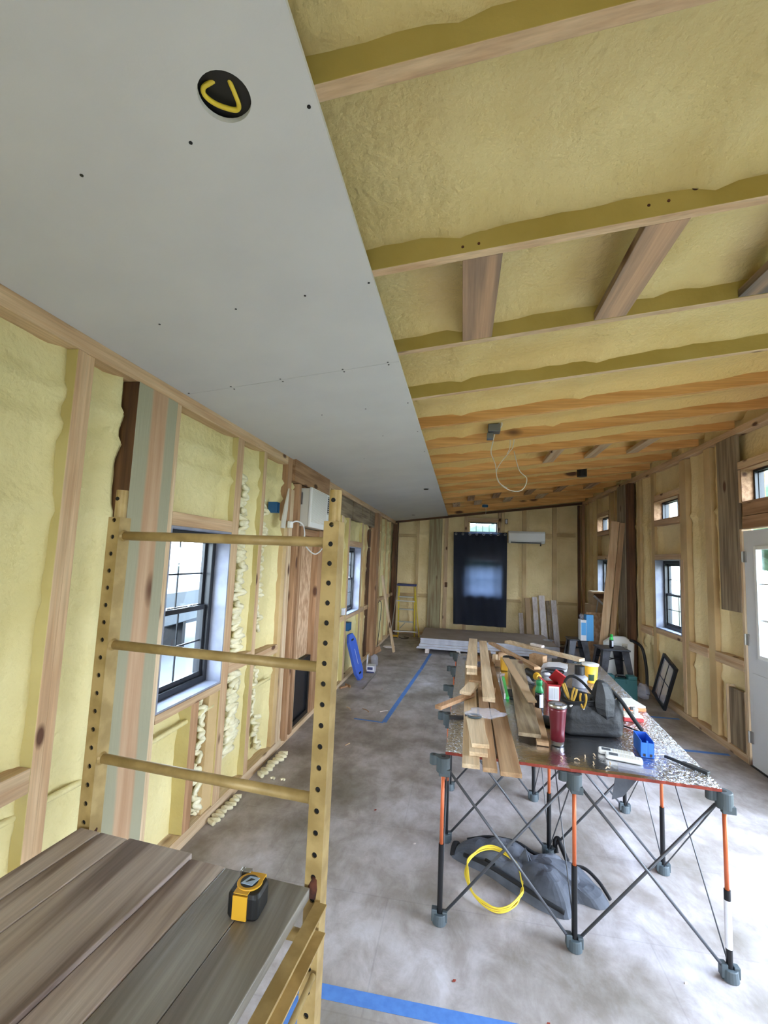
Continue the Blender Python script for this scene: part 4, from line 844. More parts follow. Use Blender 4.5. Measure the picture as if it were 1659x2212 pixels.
pliers(-.105, -.055, .19, .3, .3, 'yellow-handled pliers leaning out of the left side of the tool bag'); pliers(-.055, -.07, .17, 1.4, -.2, 'yellow and black grips hanging in the front pocket of the tool bag'); pliers(.135, -.03, .17, 2.2, .2, 'pale yellow-handled tool in the right side pocket of the tool bag'); pliers(-.12, .0, .2, 2.6, .4, 'brown-yellow tool handle at the back left of the tool bag')
# blue bin
bb = thing('battery_holder', 'bright blue open plastic holder standing on the foil at the right front of the table', 'holder', (2.505, 2.64, T0)); m = MB()
o_ = Vector((2.49, 2.62, T0)); c_, s_ = math.cos(-.10), math.sin(-.10)
def Q(x, y, z): return o_+Vector((x*c_-y*s_, x*s_+y*c_, z))
def qbox(m, x0, x1, y0, y1, z0, z1, mi=0):
    vs = [Q(x, y, z) for z in (z0, z1) for y in (y0, y1) for x in (x0, x1)]; m.add(vs, [(0, 2, 3, 1), (4, 5, 7, 6), (0, 1, 5, 4), (2, 6, 7, 3), (0, 4, 6, 2), (1, 3, 7, 5)], mi)
qbox(m, -.030, .030, -.072, .072, 0, .004); qbox(m, -.030, -.026, -.072, .072, .004, .078); qbox(m, .026, .030, -.072, .072, .004, .078); qbox(m, -.026, .026, .068, .072, .004, .078); qbox(m, -.026, -.003, -.072, -.068, .004, .070); qbox(m, .003, .026, -.072, -.068, .004, .070); qbox(m, -.004, .004, -.071, -.062, .004, .078)
m.build('tray', 'blue_plastic', bb, bevel=.001)
m = MB(); qbox(m, -.021, -.009, -.0732, -.0722, .004, .018); m.build('notch', 'dark_bottle', bb); m = MB(); qbox(m, .009, .021, -.0732, -.0722, .004, .018); m.build('notch', 'dark_bottle', bb)
# two white remote controls
def remote(c, rot, label, z):
    t_ = thing('remote_control', label, 'remote control', (c[0], c[1], z), 'white remote controls at the table front'); Mx = Matrix.Rotation(rot, 3, 'Z'); c = Vector((c[0], c[1], z))
    def rr_(hx, hy, r, zz, sh=0): return [c+Mx @ Vector((q.x+sh, q.y, 0))+Vector((0, 0, zz)) for q in rrect(0, 0, hx, hy, r, 0, n=5)]
    m = MB(); m.loft([rr_(.078, .024, .010, 0), rr_(.081, .027, .012, .004), rr_(.081, .027, .012, .014), rr_(.077, .024, .010, .0185)]); m.build('shell', 'white_plastic', t_)
    m = MB(); m.loft([rr_(.020, .016, .002, .0187, -.045), rr_(.020, .016, .002, .0193, -.045)]); m.build('screen', 'lcd', t_)
    m = MB()
    for i in range(7):
        for j in range(3): m.loft([rr_(.0035, .0035, .001, .0187, 0), rr_(.0035, .0035, .001, .0196, 0)]); k = m.v[-48:]; d = Mx @ Vector((-.012+i*.0125, -.014+j*.014, 0)); 
        pass
    m = MB()
    for i in range(7):
        for j in range(3):
            d = Mx @ Vector((-.012+i*.0125, -.014+j*.014, 0)); r0 = [q+d for q in rr_(.0042, .0042, .0015, .0187)]; r1 = [q+d for q in rr_(.0042, .0042, .0015, .0197)]; m.loft([r0, r1])
    m.build('buttons', 'offwhite_plastic', t_)
remote((2.335, 2.545), -.22, 'white remote control lying farther from the table edge', T0); remote((2.352, 2.487), -.24, 'white remote control lying nearest the table edge', T0)
m = MB(); m.obox((2.30, 2.405, T0), (2.45, 2.365, T0), .05, .006); solo(m, 'clear_blister', 'clear_plastic', 'clear plastic blister lying in front of the white remote controls', 'packaging', bevel=.002)
# orange/clear organiser, red tape housing, black hammer handle etc.
og = thing('parts_organiser', 'flat clear organiser case with orange base at the right table edge behind the tool bag', 'organiser', (2.68, 3.40, T0)); m = MB(); o_ = Vector((2.675, 3.40, T0)); c_, s_ = math.cos(.15), math.sin(.15)
qbox(m, -.075, .075, -.09, .09, 0, .022); m.build('base', 'orange_metal', og, bevel=.004); m = MB(); qbox(m, -.073, .073, -.088, .088, .0225, .036); m.build('lid', 'offwhite_plastic', og, bevel=.004); m = MB(); qbox(m, -.03, .0, -.094, -.0885, .01, .03); m.build('latch', 'black_plastic', og)
rl = thing('laser_level', 'red and white tool case on the foil right of the tool bag', 'tool case', (2.60, 3.12, T0)); m = MB(); o_ = Vector((2.605, 3.14, T0)); c_, s_ = math.cos(.05), math.sin(.05)
qbox(m, -.058, .058, -.05, .05, 0, .022); m.build('base', 'red_print', rl, bevel=.004); m = MB(); qbox(m, -.055, .056, -.048, .048, .0225, .036); m.build('cover', 'offwhite_plastic', rl, bevel=.003); m = MB(); m.cyl(Q(.03, 0, .0365), Q(.03, 0, .068), .014, n=16); m.build('knob', 'white_plastic', rl)
m = MB(); m.box(-.10, .10, -.008, .008, 0, .012); m.box(-.02, .10, -.014, .014, .0, .014)
o = solo(m, 'pry_bar', 'black_plastic', 'black flat tool in clear sleeve lying near the right front corner of the table', 'hand tool', origin=(0, 0, 0), bevel=.003); o.location = (2.63, 2.49, T0+.003); o.rotation_euler = (0, 0, -.9)
m = MB(); random.seed(5)
nx_, ny_ = 14, 10
for j in range(ny_+1):
    for i in range(nx_+1): x, y = i/nx_-.5, j/ny_-.5; m.v.append(Vector((2.60+x*.17+y*.03, 2.68+y*.2-x*.1, T0+.0045+.012*abs(nz3(x, y, 4, 5)))))
for j in range(ny_):
    for i in range(nx_): a = j*(nx_+1)+i; m.f.append([a, a+1, a+nx_+2, a+nx_+1]); m.m.append(0)
solo(m, 'plastic_sleeve', 'film', 'crumpled clear plastic sleeve by the right table edge', 'packaging')
m = MB(); m.tube([(2.50, 3.00, T0+.006), (2.56, 2.93, T0+.005), (2.60, 2.86, T0+.005)], .004, sub=6); solo(m, 'loose_cord', 'cloth_black', 'thin black cord running along the right side of the table', 'cord', smooth=True)
# reciprocating saw + drill
sw = thing('cordless_drill', 'yellow and black cordless power tool under the tan lath', 'power tool', (1.97, 4.12, T0)); m = MB(); m.box(1.905, 1.965, 4.16, 4.26, T0, T0+.10); m.build('battery', 'yellow_plastic', sw, bevel=.008)
m = MB(); m.tube([(1.935, 4.19, .878), (1.96, 4.16, .888), (2.00, 4.13, .885), (2.03, 4.11, .86), (2.05, 4.10, .82)], .020, sub=4, n=12); m.build('handle', 'black_plastic', sw, smooth=True); m = MB(); m.box(1.925, 1.965, 4.145, 4.159, T0+.06, T0+.10); m.build('badge_plate', 'yellow_plastic', sw)
sw = thing('impact_driver', 'black cordless driver with yellow collar behind the green-capped bottle', 'power tool', (2.1, 3.86, T0)); m = MB(); m.cyl((2.10, 3.98, .825), (2.15, 3.84, .825), .030, n=16); m.build('motor_housing', 'black_plastic', sw, bevel=.004); m = MB(); m.cyl((2.151, 3.838, .825), (2.165, 3.80, .824), .031, .022, n=16); m.build('collar', 'yellow_plastic', sw); m = MB(); m.cyl((2.1655, 3.798, .824), (2.18, 3.76, .823), .014, .008, n=12); m.build('chuck', 'alu', sw)
m = MB(); m.tube([(2.12, 3.92, .81), (2.135, 3.86, T0+.019)], .018, n=12); m.build('grip', 'black_plastic', sw, smooth=True)
# newspaper roll, cups, small clutter
m = MB()
for k, (ra, mt_) in enumerate(((.0, 0), (.012, 0))):
    pts = [(2.24, 4.20, T0+.004+k*.03), (2.30, 4.26, T0+.012+k*.03), (2.40, 4.28, T0+.018+k*.025), (2.46, 4.22, T0+.020+k*.02), (2.42, 4.17, T0+.03+k*.01)]
    for i in range(len(pts)-1):
        a, b_ = Vector(pts[i]), Vector(pts[i+1]); m.add([a, b_, b_+Vector((.06, .22, 0)), a+Vector((.06, .22, 0))], [(0, 1, 2, 3)])
np_ = thing('magazine', 'folded magazine pages rolled open on the far right of the table', 'magazine', (2.38, 4.3, T0)); m.build('pages', 'label_white', np_); m = MB(); m.tube([(2.28, 4.21, T0+.034), (2.36, 4.20, T0+.030), (2.42, 4.17, T0+.034), (2.40, 4.14, T0+.02), (2.30, 4.16, T0+.014)], .007, sub=4); m.build('dark_fold', 'black_plastic', np_, smooth=True)
for (x, y, r_, h, lb) in ((1.945, 4.42, .026, .06, 'clear plastic cup behind the yellow power tool'), (1.90, 3.98, .024, .02, 'round clear lid left of the yellow power tool')):
    m = MB(); m.lathe((x, y, T0), [(r_*.8, 0), (r_, h)], n=20); solo(m, 'clear_cup', 'clear_plastic', lb, 'cup', origin=(x, y, T0), smooth=True)
plank((1.88, 3.32, T0), (1.90, 3.88, T0), .02, .02, 'lime', 'spirit_level', 'green level lying on its side beside the long tan board', 'level')
plank((1.862, 3.32, T0), (1.874, 3.85, T0), .010, .04, 'label_white', 'white_strip', 'white strip between the long tan board and the green level', 'strip')
m = MB(); m.box(1.90, 1.98, 3.35, 3.55, T0, T0+.012); solo(m, 'tool_case', 'black_plastic', 'black tool tray under the sloping split board', 'tray', bevel=.003)
blob((2.085, 2.93, T0), .045, .09, .008, 9, 'cloth_black', 'plastic_sheet', 'black crumpled plastic sheet between the split board and the tumbler', 'plastic sheet', amp=.25)
blob((2.28, 4.12, T0), .03, .02, .012, 12, 'label_white', 'paper_scrap', 'crumpled white paper behind the red box', 'paper'); blob((2.14, 4.10, T0), .035, .03, .018, 15, 'label_white', 'paper_scrap', 'crumpled white paper beside the black driver', 'paper')
blob((2.36, 3.50, T0), .07, .06, .03, 16, 'cloth_grey', 'work_glove', 'grey work glove between red box and jar', 'glove'); blob((2.30, 3.22, T0), .05, .05, .03, 18, 'red_print', 'red_pouch', 'red pouch behind the tool bag beside the red box', 'pouch')
blob((2.68, 4.42, T0), .08, .06, .02, 21, 'film', 'plastic_bag', 'clear plastic bag at the far right table corner by the tub', 'plastic bag', amp=.5)
blob((1.60, 4.58, T0), .04, .04, .022, 23, 'film', 'plastic_bag', 'small clear plastic bag at the far left table corner', 'plastic bag', amp=.5)
random.seed(11)
for k, (x, y) in enumerate(((2.17, 2.47), (2.22, 2.50), (2.12, 2.42), (2.27, 2.42), (2.19, 2.40), (2.05, 2.42), (2.24, 2.36))):
    a = random.uniform(0, 3); m = MB(); m.tube([(x-.012*math.cos(a), y-.012*math.sin(a), T0+.003), (x, y+.004, T0+.008), (x+.012*math.cos(a), y+.012*math.sin(a), T0+.003)], .0025, sub=4, n=5); solo(m, 'wood_shaving', 'pale_pine_x', 'small curled wood shaving on the foil between the tumbler and the remotes', 'wood shaving', 'shavings on the table front', smooth=True)
m = MB(); m.prism([(0, 0), (.115, .0), (.03, -.11), (-.02, -.13)], (2.29, 2.40, .7525), (1, 0, 0), (0, 0, 1), (0, 1, 0), .003); solo(m, 'bag_flap', 'cloth_grey', 'dark grey fabric flap hanging below the table front edge', 'fabric flap')
# carry bag + yellow cable coil on the floor
def sheetbag(outline, c, h, seed, mat, label, amp=.5):
    m = MB(); n_ = len(outline); R_ = 12; P = []
    # densify outline
    for i in range(n_):
        a, b_, c_, d_ = [Vector((*outline[(i+k) % n_], 0)) for k in (-1, 0, 1, 2)]
        for k in range(5): t = k/5; P.append(.5*((2*b_)+(c_-a)*t+(2*a-5*b_+4*c_-d_)*t*t+(3*b_-a-3*c_+d_)*t**3))
    L_ = len(P); cc = Vector((*c, 0)); m.v.append(cc+Z*h*(1+.3*nz3(c[0], c[1], seed, 8)))
    for r_ in range(1, R_+1):
        f_ = r_/R_
        for q in P:
            p = cc+(q-cc)*f_; hh = h*max(0, 1-f_**3)**.6; fold = abs(nz3(p.x, p.y, seed, 4.5))*1.2+.35*abs(nz3(p.x+3, p.y, seed, 11)); z = hh*(.5+amp*fold)+.003
            if r_ == R_: z = .001
            m.v.append(Vector((p.x, p.y, z)))
    for i in range(L_): m.f.append([0, 1+i, 1+(i+1) % L_]); m.m.append(0)
    for r_ in range(R_-1):
        for i in range(L_): a = 1+r_*L_; m.f.append([a+i, a+L_+i, a+L_+(i+1) % L_, a+(i+1) % L_]); m.m.append(0)
    return m
OL = [(1.535, 2.83), (1.56, 2.93), (1.67, 2.98), (1.85, 2.97), (2.0, 2.90), (2.10, 2.915), (2.17, 2.89), (2.15, 2.80), (2.28, 2.78), (2.33, 2.66), (2.27, 2.60), (2.16, 2.62), (2.10, 2.50), (1.97, 2.53), (1.84, 2.63), (1.72, 2.73)]
cb = thing('carry_bag', 'grey and black folded fabric carry bag lying under the work table', 'bag', (1.9, 2.75, 0)); sheetbag(OL, (1.93, 2.76), .15, 3, 'cloth_grey', '').build('fabric', 'cloth_grey', cb)
m = MB(); m.tube([(1.62, 2.99, .02), (1.75, 2.995, .05), (1.9, 2.955, .065), (2.0, 2.90, .05), (2.08, 2.88, .05)], .010, sub=5); m.build('piping', 'cloth_black', cb, smooth=True)
m = MB(); m.tube([(1.535, 2.84, .01), (1.545, 2.89, .04), (1.565, 2.93, .02)], .016, sub=4); m.build('piping', 'cloth_black', cb, smooth=True)
m = MB(); m.tube([(1.60, 2.80, .045), (1.72, 2.72, .06), (1.84, 2.64, .055), (1.97, 2.545, .05), (2.08, 2.50, .03)], .011, sub=5); m.build('piping', 'cloth_black', cb, smooth=True)
m = MB(); m.tube([(2.135, 2.97, .03), (2.13, 3.0, .07), (2.15, 3.01, .09), (2.16, 2.97, .07), (2.16, 2.92, .075), (2.17, 2.86, .06)], .013, sub=5); m.build('carry_handle', 'cloth_black', cb, smooth=True)
m = MB(); m.tube([(2.16, 2.80, .06), (2.24, 2.80, .07), (2.30, 2.74, .05), (2.335, 2.66, .02)], .009, sub=5); m.build('piping', 'cloth_black', cb, smooth=True)
m = MB(); m.tube([(1.76+.045*math.cos(a)*(1-.05*k), 2.77+.04*math.sin(a), .05+.006*k) for k in range(3) for a in [2*PI*i/9 for i in range(9)]], .010, sub=3); m.build('drawstring', 'cloth_black', cb, smooth=True)
m = MB(); random.seed(2); pts = []
for k in range(4):
    for i in range(16):
        a = 2*PI*i/16; rx = .143+random.uniform(-.012, .010); pts.append((1.755+rx*math.cos(a)*1.0, 2.625+(.165+random.uniform(-.006, .006))*math.sin(a), .010+.006*k+.045*(1+math.sin(a))))
m.tube(pts, .0036, sub=4, n=7); solo(m, 'cable_coil', 'cable_yellow', 'coil of yellow electrical cable lying on the floor against the grey bag', 'cable coil', smooth=True)
# ------------------------------------------------------------------ blue tape lines and scraps on floor
def tape(p0, p1, wd, label):
    m = MB(); d = (Vector(p1)-Vector(p0)).normalized(); s_ = Vector((-d.y, d.x))*wd/2
    a, b_ = Vector(p0), Vector(p1); m.box(0, 0, 0, 0, 0, 0); m = MB()
    q = [a-s_, b_-s_, b_+s_, a+s_]; m.add([(v.x, v.y, .0006) for v in q]+[(v.x, v.y, .0014) for v in q], [(3, 2, 1, 0), (4, 5, 6, 7), (0, 1, 5, 4), (1, 2, 6, 5), (2, 3, 7, 6), (3, 0, 4, 7)])
    solo(m, 'floor_tape', 'blue_tape', label, 'floor tape', 'blue tape lines on the floor', origin=((a.x+b_.x)/2, (a.y+b_.y)/2, .0006))
tape((.93, 1.90), (2.3, 1.905), .062, 'blue tape line on the floor across the front, nearest the camera'); tape((.955, 1.86), (1.03, .6), .06, 'blue tape line on floor running back beneath the scaffold deck'); tape((.785, 4.84), (.95, 7.2), .05, 'long blue tape line running along the floor left of the table'); tape((.955, 7.22), (1.02, 8.47), .05, 'blue tape line on the floor ending at the stack of drywall')
tape((3.2, 4.93), (4.06, 4.93), .05, 'blue tape strip across the floor on the right near the door'); tape((3.0, 5.87), (4.05, 5.90), .045, 'blue tape strip across the floor on the right by the leaning window sash'); tape((.46, 4.86), (.78, 4.83), .03, 'short faint blue tape piece left of the long line')
random.seed(9)
for (x, y, a, l_, mt_, lb) in ((.33, 5.13, 2.2, .12, 'pale_pine_x', 'pale curled wood splinter on floor nearest the scaffold post'), (.525, 5.13, 2.4, .12, 'brown_wood_x', 'dark brown splinter on the floor beside the tape line'), (.73, 5.16, .6, .1, 'white_wood_x', 'white splinter on the floor touching the tape line'), (.56, 4.19, 1.1, .06, 'pale_pine_x', 'short pale wood chip alone on the floor right of the scaffold post')):
    m = MB(); d = Vector((math.cos(a), math.sin(a), 0)); m.tube([Vector((x, y, .006))-d*l_/2, Vector((x, y, .012))+Vector((.01, 0, 0)), Vector((x, y, .006))+d*l_/2], .005, sub=4, n=5); solo(m, 'wood_splinter', mt_, lb, 'wood splinter', smooth=True)
for k in range(14):
    x, y = [(2.35, 2.0), (2.6, 2.1), (1.9, 1.95), (2.2, 1.8), (2.45, 1.75), (2.52, 1.84), (1.55, 2.05), (1.3, 2.9), (2.9, 2.3), (1.15, 5.6), (.55, 6.0), (.62, 6.05), (1.0, 3.2), (2.5, 2.25)][k]
    m = MB(); m.prism([(0, 0), (.012, .003), (.015, .012), (.004, .011)], (x, y, .0006), (1, 0, 0), (0, 1, 0), (0, 0, 1), .003); solo(m, 'debris_chip', 'white_wood_x' if k % 2 else 'ochre_red', 'tiny chip of debris lying on the bare floor', 'debris', 'tiny debris chips on the floor')
m = MB(); m.prism([(0, 0), (.03, .008), (.05, .06), (.02, .085), (.0, .04)], (1.70, 1.80, .0006), (.9, .3, 0), (-.3, .9, 0), (0, 0, 1), .004); solo(m, 'wood_chip', 'pale_pine_y', 'pale wood chip on the floor at the bottom edge of the photo', 'wood chip')
plank((.03, 5.86, .001), (.10, 5.97, .001), .03, .02, 'brown_wood_y', 'timber_offcut', 'small brown wood offcut on floor at the left wall behind the scaffold post', 'wood offcut'); plank((.06, 6.02, .001), (.15, 5.93, .001), .015, .03, 'brown_wood_y', 'timber_offcut', 'thin brown wood offcut leaning beside the small one at the left wall', 'wood offcut')
plank((.318, 5.92, .001), (.322, 6.90, .001), .022, .006, 'alu', 'metal_channel', 'thin pale metal channel lying on the floor in front of the blue board', 'metal strip')
blob((.20, 8.75, 0), .12, .10, .02, 31, 'white_wood_x', 'paper_scrap', 'white paper scrap on the floor behind the leaning brace', 'paper')
# ------------------------------------------------------------------ left wall items
ac = thing('window_air_conditioner', 'white boxy air conditioner mounted high in the left wall', 'air conditioner', (.0, 4.45, 1.975)); m = MB(); m.box(-.16, .085, 4.122, 4.755, 1.98, 2.352); m.build('case', 'offwhite_plastic', ac, bevel=.006)
m = MB(); m.box(.086, .112, 4.115, 4.765, 1.972, 2.360); fp = m.build('front_panel', 'white_plastic', ac, bevel=.006)
m = MB()
for k in range(30): z = 2.03+k*.0105; m.box(.1122, .1165, 4.14, 4.60, z, z+.0055)
m.build('intake_louvres', 'white_plastic', fp); m = MB(); m.box(.1121, .1126, 4.135, 4.605, 2.025, 2.35); m.build('grille_recess', 'offwhite_plastic', fp)
m = MB(); m.box(.1121, .1135, 4.64, 4.745, 2.15, 2.335); m.build('air_outlet', 'black_plastic', fp)
m = MB()
for k in range(8): z = 2.155+k*.0235; m.box(.1136, .118, 4.64, 4.745, z, z+.005)
m.box(.1136, .118, 4.69, 4.696, 2.15, 2.335); m.build('outlet_vanes', 'white_plastic', fp)
m = MB(); m.box(.1121, .115, 4.65, 4.75, 2.0, 2.10); m.cyl((.115, 4.70, 2.06), (.125, 4.70, 2.06), .016, n=14); m.build('control_panel', 'label_white', fp)
m = MB(); m.box(-.06, .02, 4.1205, 4.1219, 2.19, 2.31); m.build('rating_label', 'steel', ac)
pc = thing('power_cord', 'white air conditioner cord with plug hanging from the cream plastic panel', 'power cord', (.03, 3.86, 1.98)); m = MB(); m.tube([(.03, 3.84, 1.985), (.05, 3.92, 2.01), (.06, 4.05, 1.99), (.05, 4.14, 1.93), (.045, 4.2, 1.80), (.05, 4.45, 1.72), (.05, 4.62, 1.74), (.05, 4.72, 1.78)], .007, sub=6); m.build('cord', 'white_plastic', pc, smooth=True); m = MB(); m.box(.01, .05, 3.79, 3.845, 1.94, 2.0); m.build('plug', 'white_plastic', pc, bevel=.008)
m = MB(); m.prism([(3.64, 1.93), (3.72, 1.93), (3.755, 2.10), (3.765, 2.29), (3.70, 2.14), (3.66, 2.02)], (.012, 0, 0), (0, 1, 0), (0, 0, 1), (1, 0, 0), .012); solo(m, 'hanging_plastic', 'offwhite_plastic', 'pointed cream plastic panel hanging edge-on beside the blue outlet box', 'plastic panel')
def jb(y, z, label, x=-.02, h=.09, wd=.055):
    t_ = thing('outlet_box', label, 'electrical box', (x, y, z)); m = MB(); m.box(x-.05, x+.03, y, y+.004, z, z+h).box(x-.05, x+.03, y+wd-.004, y+wd, z, z+h).box(x-.05, x+.03, y+.004, y+wd-.004, z, z+.004).box(x-.05, x+.03, y+.004, y+wd-.004, z+h-.004, z+h).box(x-.05, x-.046, y+.004, y+wd-.004, z+.004, z+h-.004); m.build('box_shell', 'junction_blue', t_); m = MB(); m.box(x-.0455, x-.03, y+.005, y+wd-.005, z+.02, z+h-.02); m.build('device', 'black_plastic', t_)
jb(3.55, 2.05, 'blue electrical box on the left wall beside the air conditioner'); jb(6.18, .68, 'blue electrical box low on the left wall above the blue board', x=.0, h=.11, wd=.15)
bp_ = thing('pet_door', 'black pet-door style panel at the foot of the bare framed doorway', 'black panel', (-.02, 4.5, .052)); m = MB(); m.box(-.06, -.02, 4.258, 4.30, .052, .65).box(-.06, -.02, 4.70, 4.742, .052, .65).box(-.06, -.02, 4.30, 4.70, .052, .10).box(-.06, -.02, 4.30, 4.70, .60, .65); m.build('frame', 'black_metal', bp_, bevel=.003); m = MB(); m.box(-.05, -.04, 4.30, 4.70, .10, .60); m.build('flap_panel', 'window_black', bp_)
# extra sockets
m = MB(); m.box(-.01, .03, 5.88, 5.96, .93, 1.02); solo(m, 'switch_box', 'label_white', 'white electrical box with wires on the left wall left of the far window', 'electrical box', bevel=.004)
# blue kneeling board leaning on left wall
kb = thing('kneeling_board', 'long blue foam board with hand slots leaning on the left wall', 'foam board', (.12, 6.33, 0))
a0 = Vector((.17, 6.335, .012)); up_ = Vector((-.16, -.06, .60)).normalized(); sd_ = Vector((.28, .96, 0)); sd_ = (sd_-up_*sd_.dot(up_)).normalized(); nn = up_.cross(sd_).normalized()
if nn.x < 0: nn = -nn
Lk, Wk = .64, .20
ol = [(-Wk*.22, 0), (Wk*.22, 0), (Wk*.5, .10), (Wk*.5, Lk-.10), (Wk*.22, Lk), (-Wk*.22, Lk), (-Wk*.5, Lk-.10), (-Wk*.5, .10)]
m = MB(); m.prism(ol, a0, sd_, up_, nn, .045); m.build('board', 'kneel_blue', kb, bevel=.004)
for v in (.09, Lk-.085): m = MB(); m.prism([(-.035, v-.012), (.03, v-.012), (.035, v+.012), (-.03, v+.012)], a0+nn*.0452, sd_, up_, nn, .001); m.build('hand_slot', 'black_plastic', kb)
m = MB(); random.seed(4)
for k in range(14): v = .21+k*.0155; m.prism([(-.006, v), (.006, v), (.006, v+.010), (-.006, v+.010)], a0+nn*.0452, sd_, up_, nn, .0008)
m.build('lettering', 'label_white', kb)
# small packages beside
pk = thing('parts_carton', 'white and blue printed carton on floor behind the blue board', 'carton', (.24, 6.82, 0)); m = MB(); m.box(.19, .30, 6.76, 6.90, .001, .10); m.build('carton', 'label_white', pk); m = MB(); m.box(.188, .302, 6.757, 6.7595, .001, .022); m.box(.20, .28, 6.7575, 6.7595, .045, .085); m.build('blue_print', 'navy_metal', pk)
m = MB(); m.lathe((.21, 7.25, .001), [(.055, 0), (.06, .005), (.06, .13), (.05, .15), (.02, .17)], n=20); solo(m, 'clear_jug', 'clear_plastic', 'clear plastic jug on the floor near the left wall beyond the carton', 'jug', smooth=True)
plank((.14, 6.98, .001), (.15, 6.975, .22), .07, .01, 'label_white', 'paper_bag', 'upright white bag corner showing behind the blue board', 'bag', upv=(1, 0, 0))
# brace leaning
plank((.34, 8.36, .001), (.075, 8.32, 1.38), .085, .038, 'pale_pine_z', 'leaning_stud', 'pale stud leaning against the left wall near the step ladder', 'stud', upv=(1, 0, 0))
m = MB(); m.tube([(.04, 8.35, .88), (.05, 8.45, .90), (.07, 8.50, .80), (.06, 8.42, .4), (.05, 8.3, .03), (.06, 8.2, .02)], .006, sub=6); solo(m, 'wall_cable', 'cloth_black', 'black cable hanging on the left wall behind the leaning stud', 'cable', smooth=True)
m = MB(); m.prism([(0, 0), (.26, .02), (.24, .12), (.05, .11)], (.06, 8.05, .001), (.3, .95, 0), (-.3, .1, .9), (.9, -.3, 0), .01); solo(m, 'offcut_pile', 'brown_wood_y', 'dark brown scrap board on the floor at the foot of the brown wall post', 'scrap board')
# step ladder
ld = thing('step_ladder', 'yellow step ladder with blue top standing in the far left corner', 'ladder', (.36, 10.05, 0))
for s, xb, xt in ((-1, .165, .195), (1, .53, .545)):
    m = MB(); m.obox((xb, 10.18, .0), (xt, 9.86, 1.115), .055, .028, upv=(1, 0, 0)); m.build('side_rail', 'cable_yellow', ld, bevel=.003)
for xb, xt in ((.04, .185), (.655, .56)):
    m = MB(); m.obox((xb, 9.98 if xb < .3 else 10.1, .0), (xt, 9.80, 1.10), .02, .02, upv=(0, 1, 0)); m.build('rear_leg', 'cable_yellow' if xb > .3 else 'alu', ld)
m = MB(); m.box(.175, .59, 9.74, 9.92, 1.12, 1.165); m.build('top_cap', 'navy_metal', ld, bevel=.008)
for k, z in enumerate((.31, .59, .865)): m = MB(); t_ = z/1.115; y = 10.18-.32*t_; m.box(.19+.02*t_, .51+.02*t_, y-.035, y+.035, z, z+.022); m.build('step', 'alu', ld, bevel=.002)
for z in (.12, .78): m = MB(); m.obox((.10 if z < .5 else .16, 9.93-.05*(z > .5), z), (.62 if z < .5 else .56, 9.99-.1*(z > .5), z), .02, .02); m.build('rear_brace', 'alu', ld)
m = MB(); m.tube([(.52, 10.12, .3), (.62, 10.1, .14), (.64, 10.1, .05)], .007); m.build('spreader', 'alu', ld); m = MB(); m.tube([(.22, 10.1, .17), (.34, 10.08, .30)], .007); m.build('spreader', 'alu', ld)
m = MB(); m.box(.08, .22, 9.86, 9.96, .001, .05); yt = thing('planer', 'small yellow and black power tool on floor at the foot of the ladder', 'power tool', (.15, 9.91, 0)); m.build('body', 'yellow_plastic', yt, bevel=.01); m = MB(); m.box(.09, .21, 9.85, 9.859, .001, .02); m.build('sole', 'black_plastic', yt)
m = MB(); m.tube([(.24, 9.92, .008), (.32, 9.82, .006), (.42, 9.84, .006), (.44, 9.95, .006), (.34, 10.0, .006)], .006, sub=6); solo(m, 'extension_cord', 'cloth_black', 'dark cord looped on the floor in front of the ladder', 'cord', smooth=True)
# drywall stack on blocks
for k, (x, lb) in enumerate(((.95, 'white wood spacer under the left end of the drywall stack'), (1.52, 'white wood spacer under the middle of the drywall stack, left of two'), (2.3, 'white wood spacer under the drywall stack hidden behind the work table'), (3.1, 'white wood spacer under the right end of the drywall stack'))):
    m = MB(); m.box(x-.035, x+.035, 8.50, 9.8, .0, .075); solo(m, 'spacer_block', 'white_wood_y', lb, 'spacer', 'spacers under the drywall stack', bevel=.003)
random.seed(21); offs = [(-.06, -.09), (-.05, -.085), (-.02, -.055), (-.015, -.05), (.0, -.02), (.005, -.015), (.0, -.01), (.005, .0), (.0, .0)]
for k, (ox, oy) in enumerate(offs):
    z = .0752+k*.0195; m = MB(); vs = [(.815+ox, 8.60+oy, z), (3.285+ox, 8.60+oy, z), (3.225+ox, 9.95+oy, z), (.79+ox, 9.95+oy, z)]; vs += [(a, b_, c_+.0188) for a, b_, c_ in vs]; top = k == len(offs)-1
    m.add(vs, [(3, 2, 1, 0), (0, 1, 5, 4), (1, 2, 6, 5), (2, 3, 7, 6), (3, 0, 4, 7)], 0); m.f.append([4, 5, 6, 7]); m.m.append(1)
    nm = ['bottom', 'second', 'third', 'fourth', 'fifth', 'sixth', 'seventh', 'eighth', 'topmost brown-faced'][k]
    solo(m, 'drywall_board', ['gypsum_edge', 'kraft'], nm+' drywall board of the stack below the curtain'+('' if top else ', counted from the floor'), 'drywall board', 'drywall boards stacked on the floor', origin=(2.03, 9.2, z))
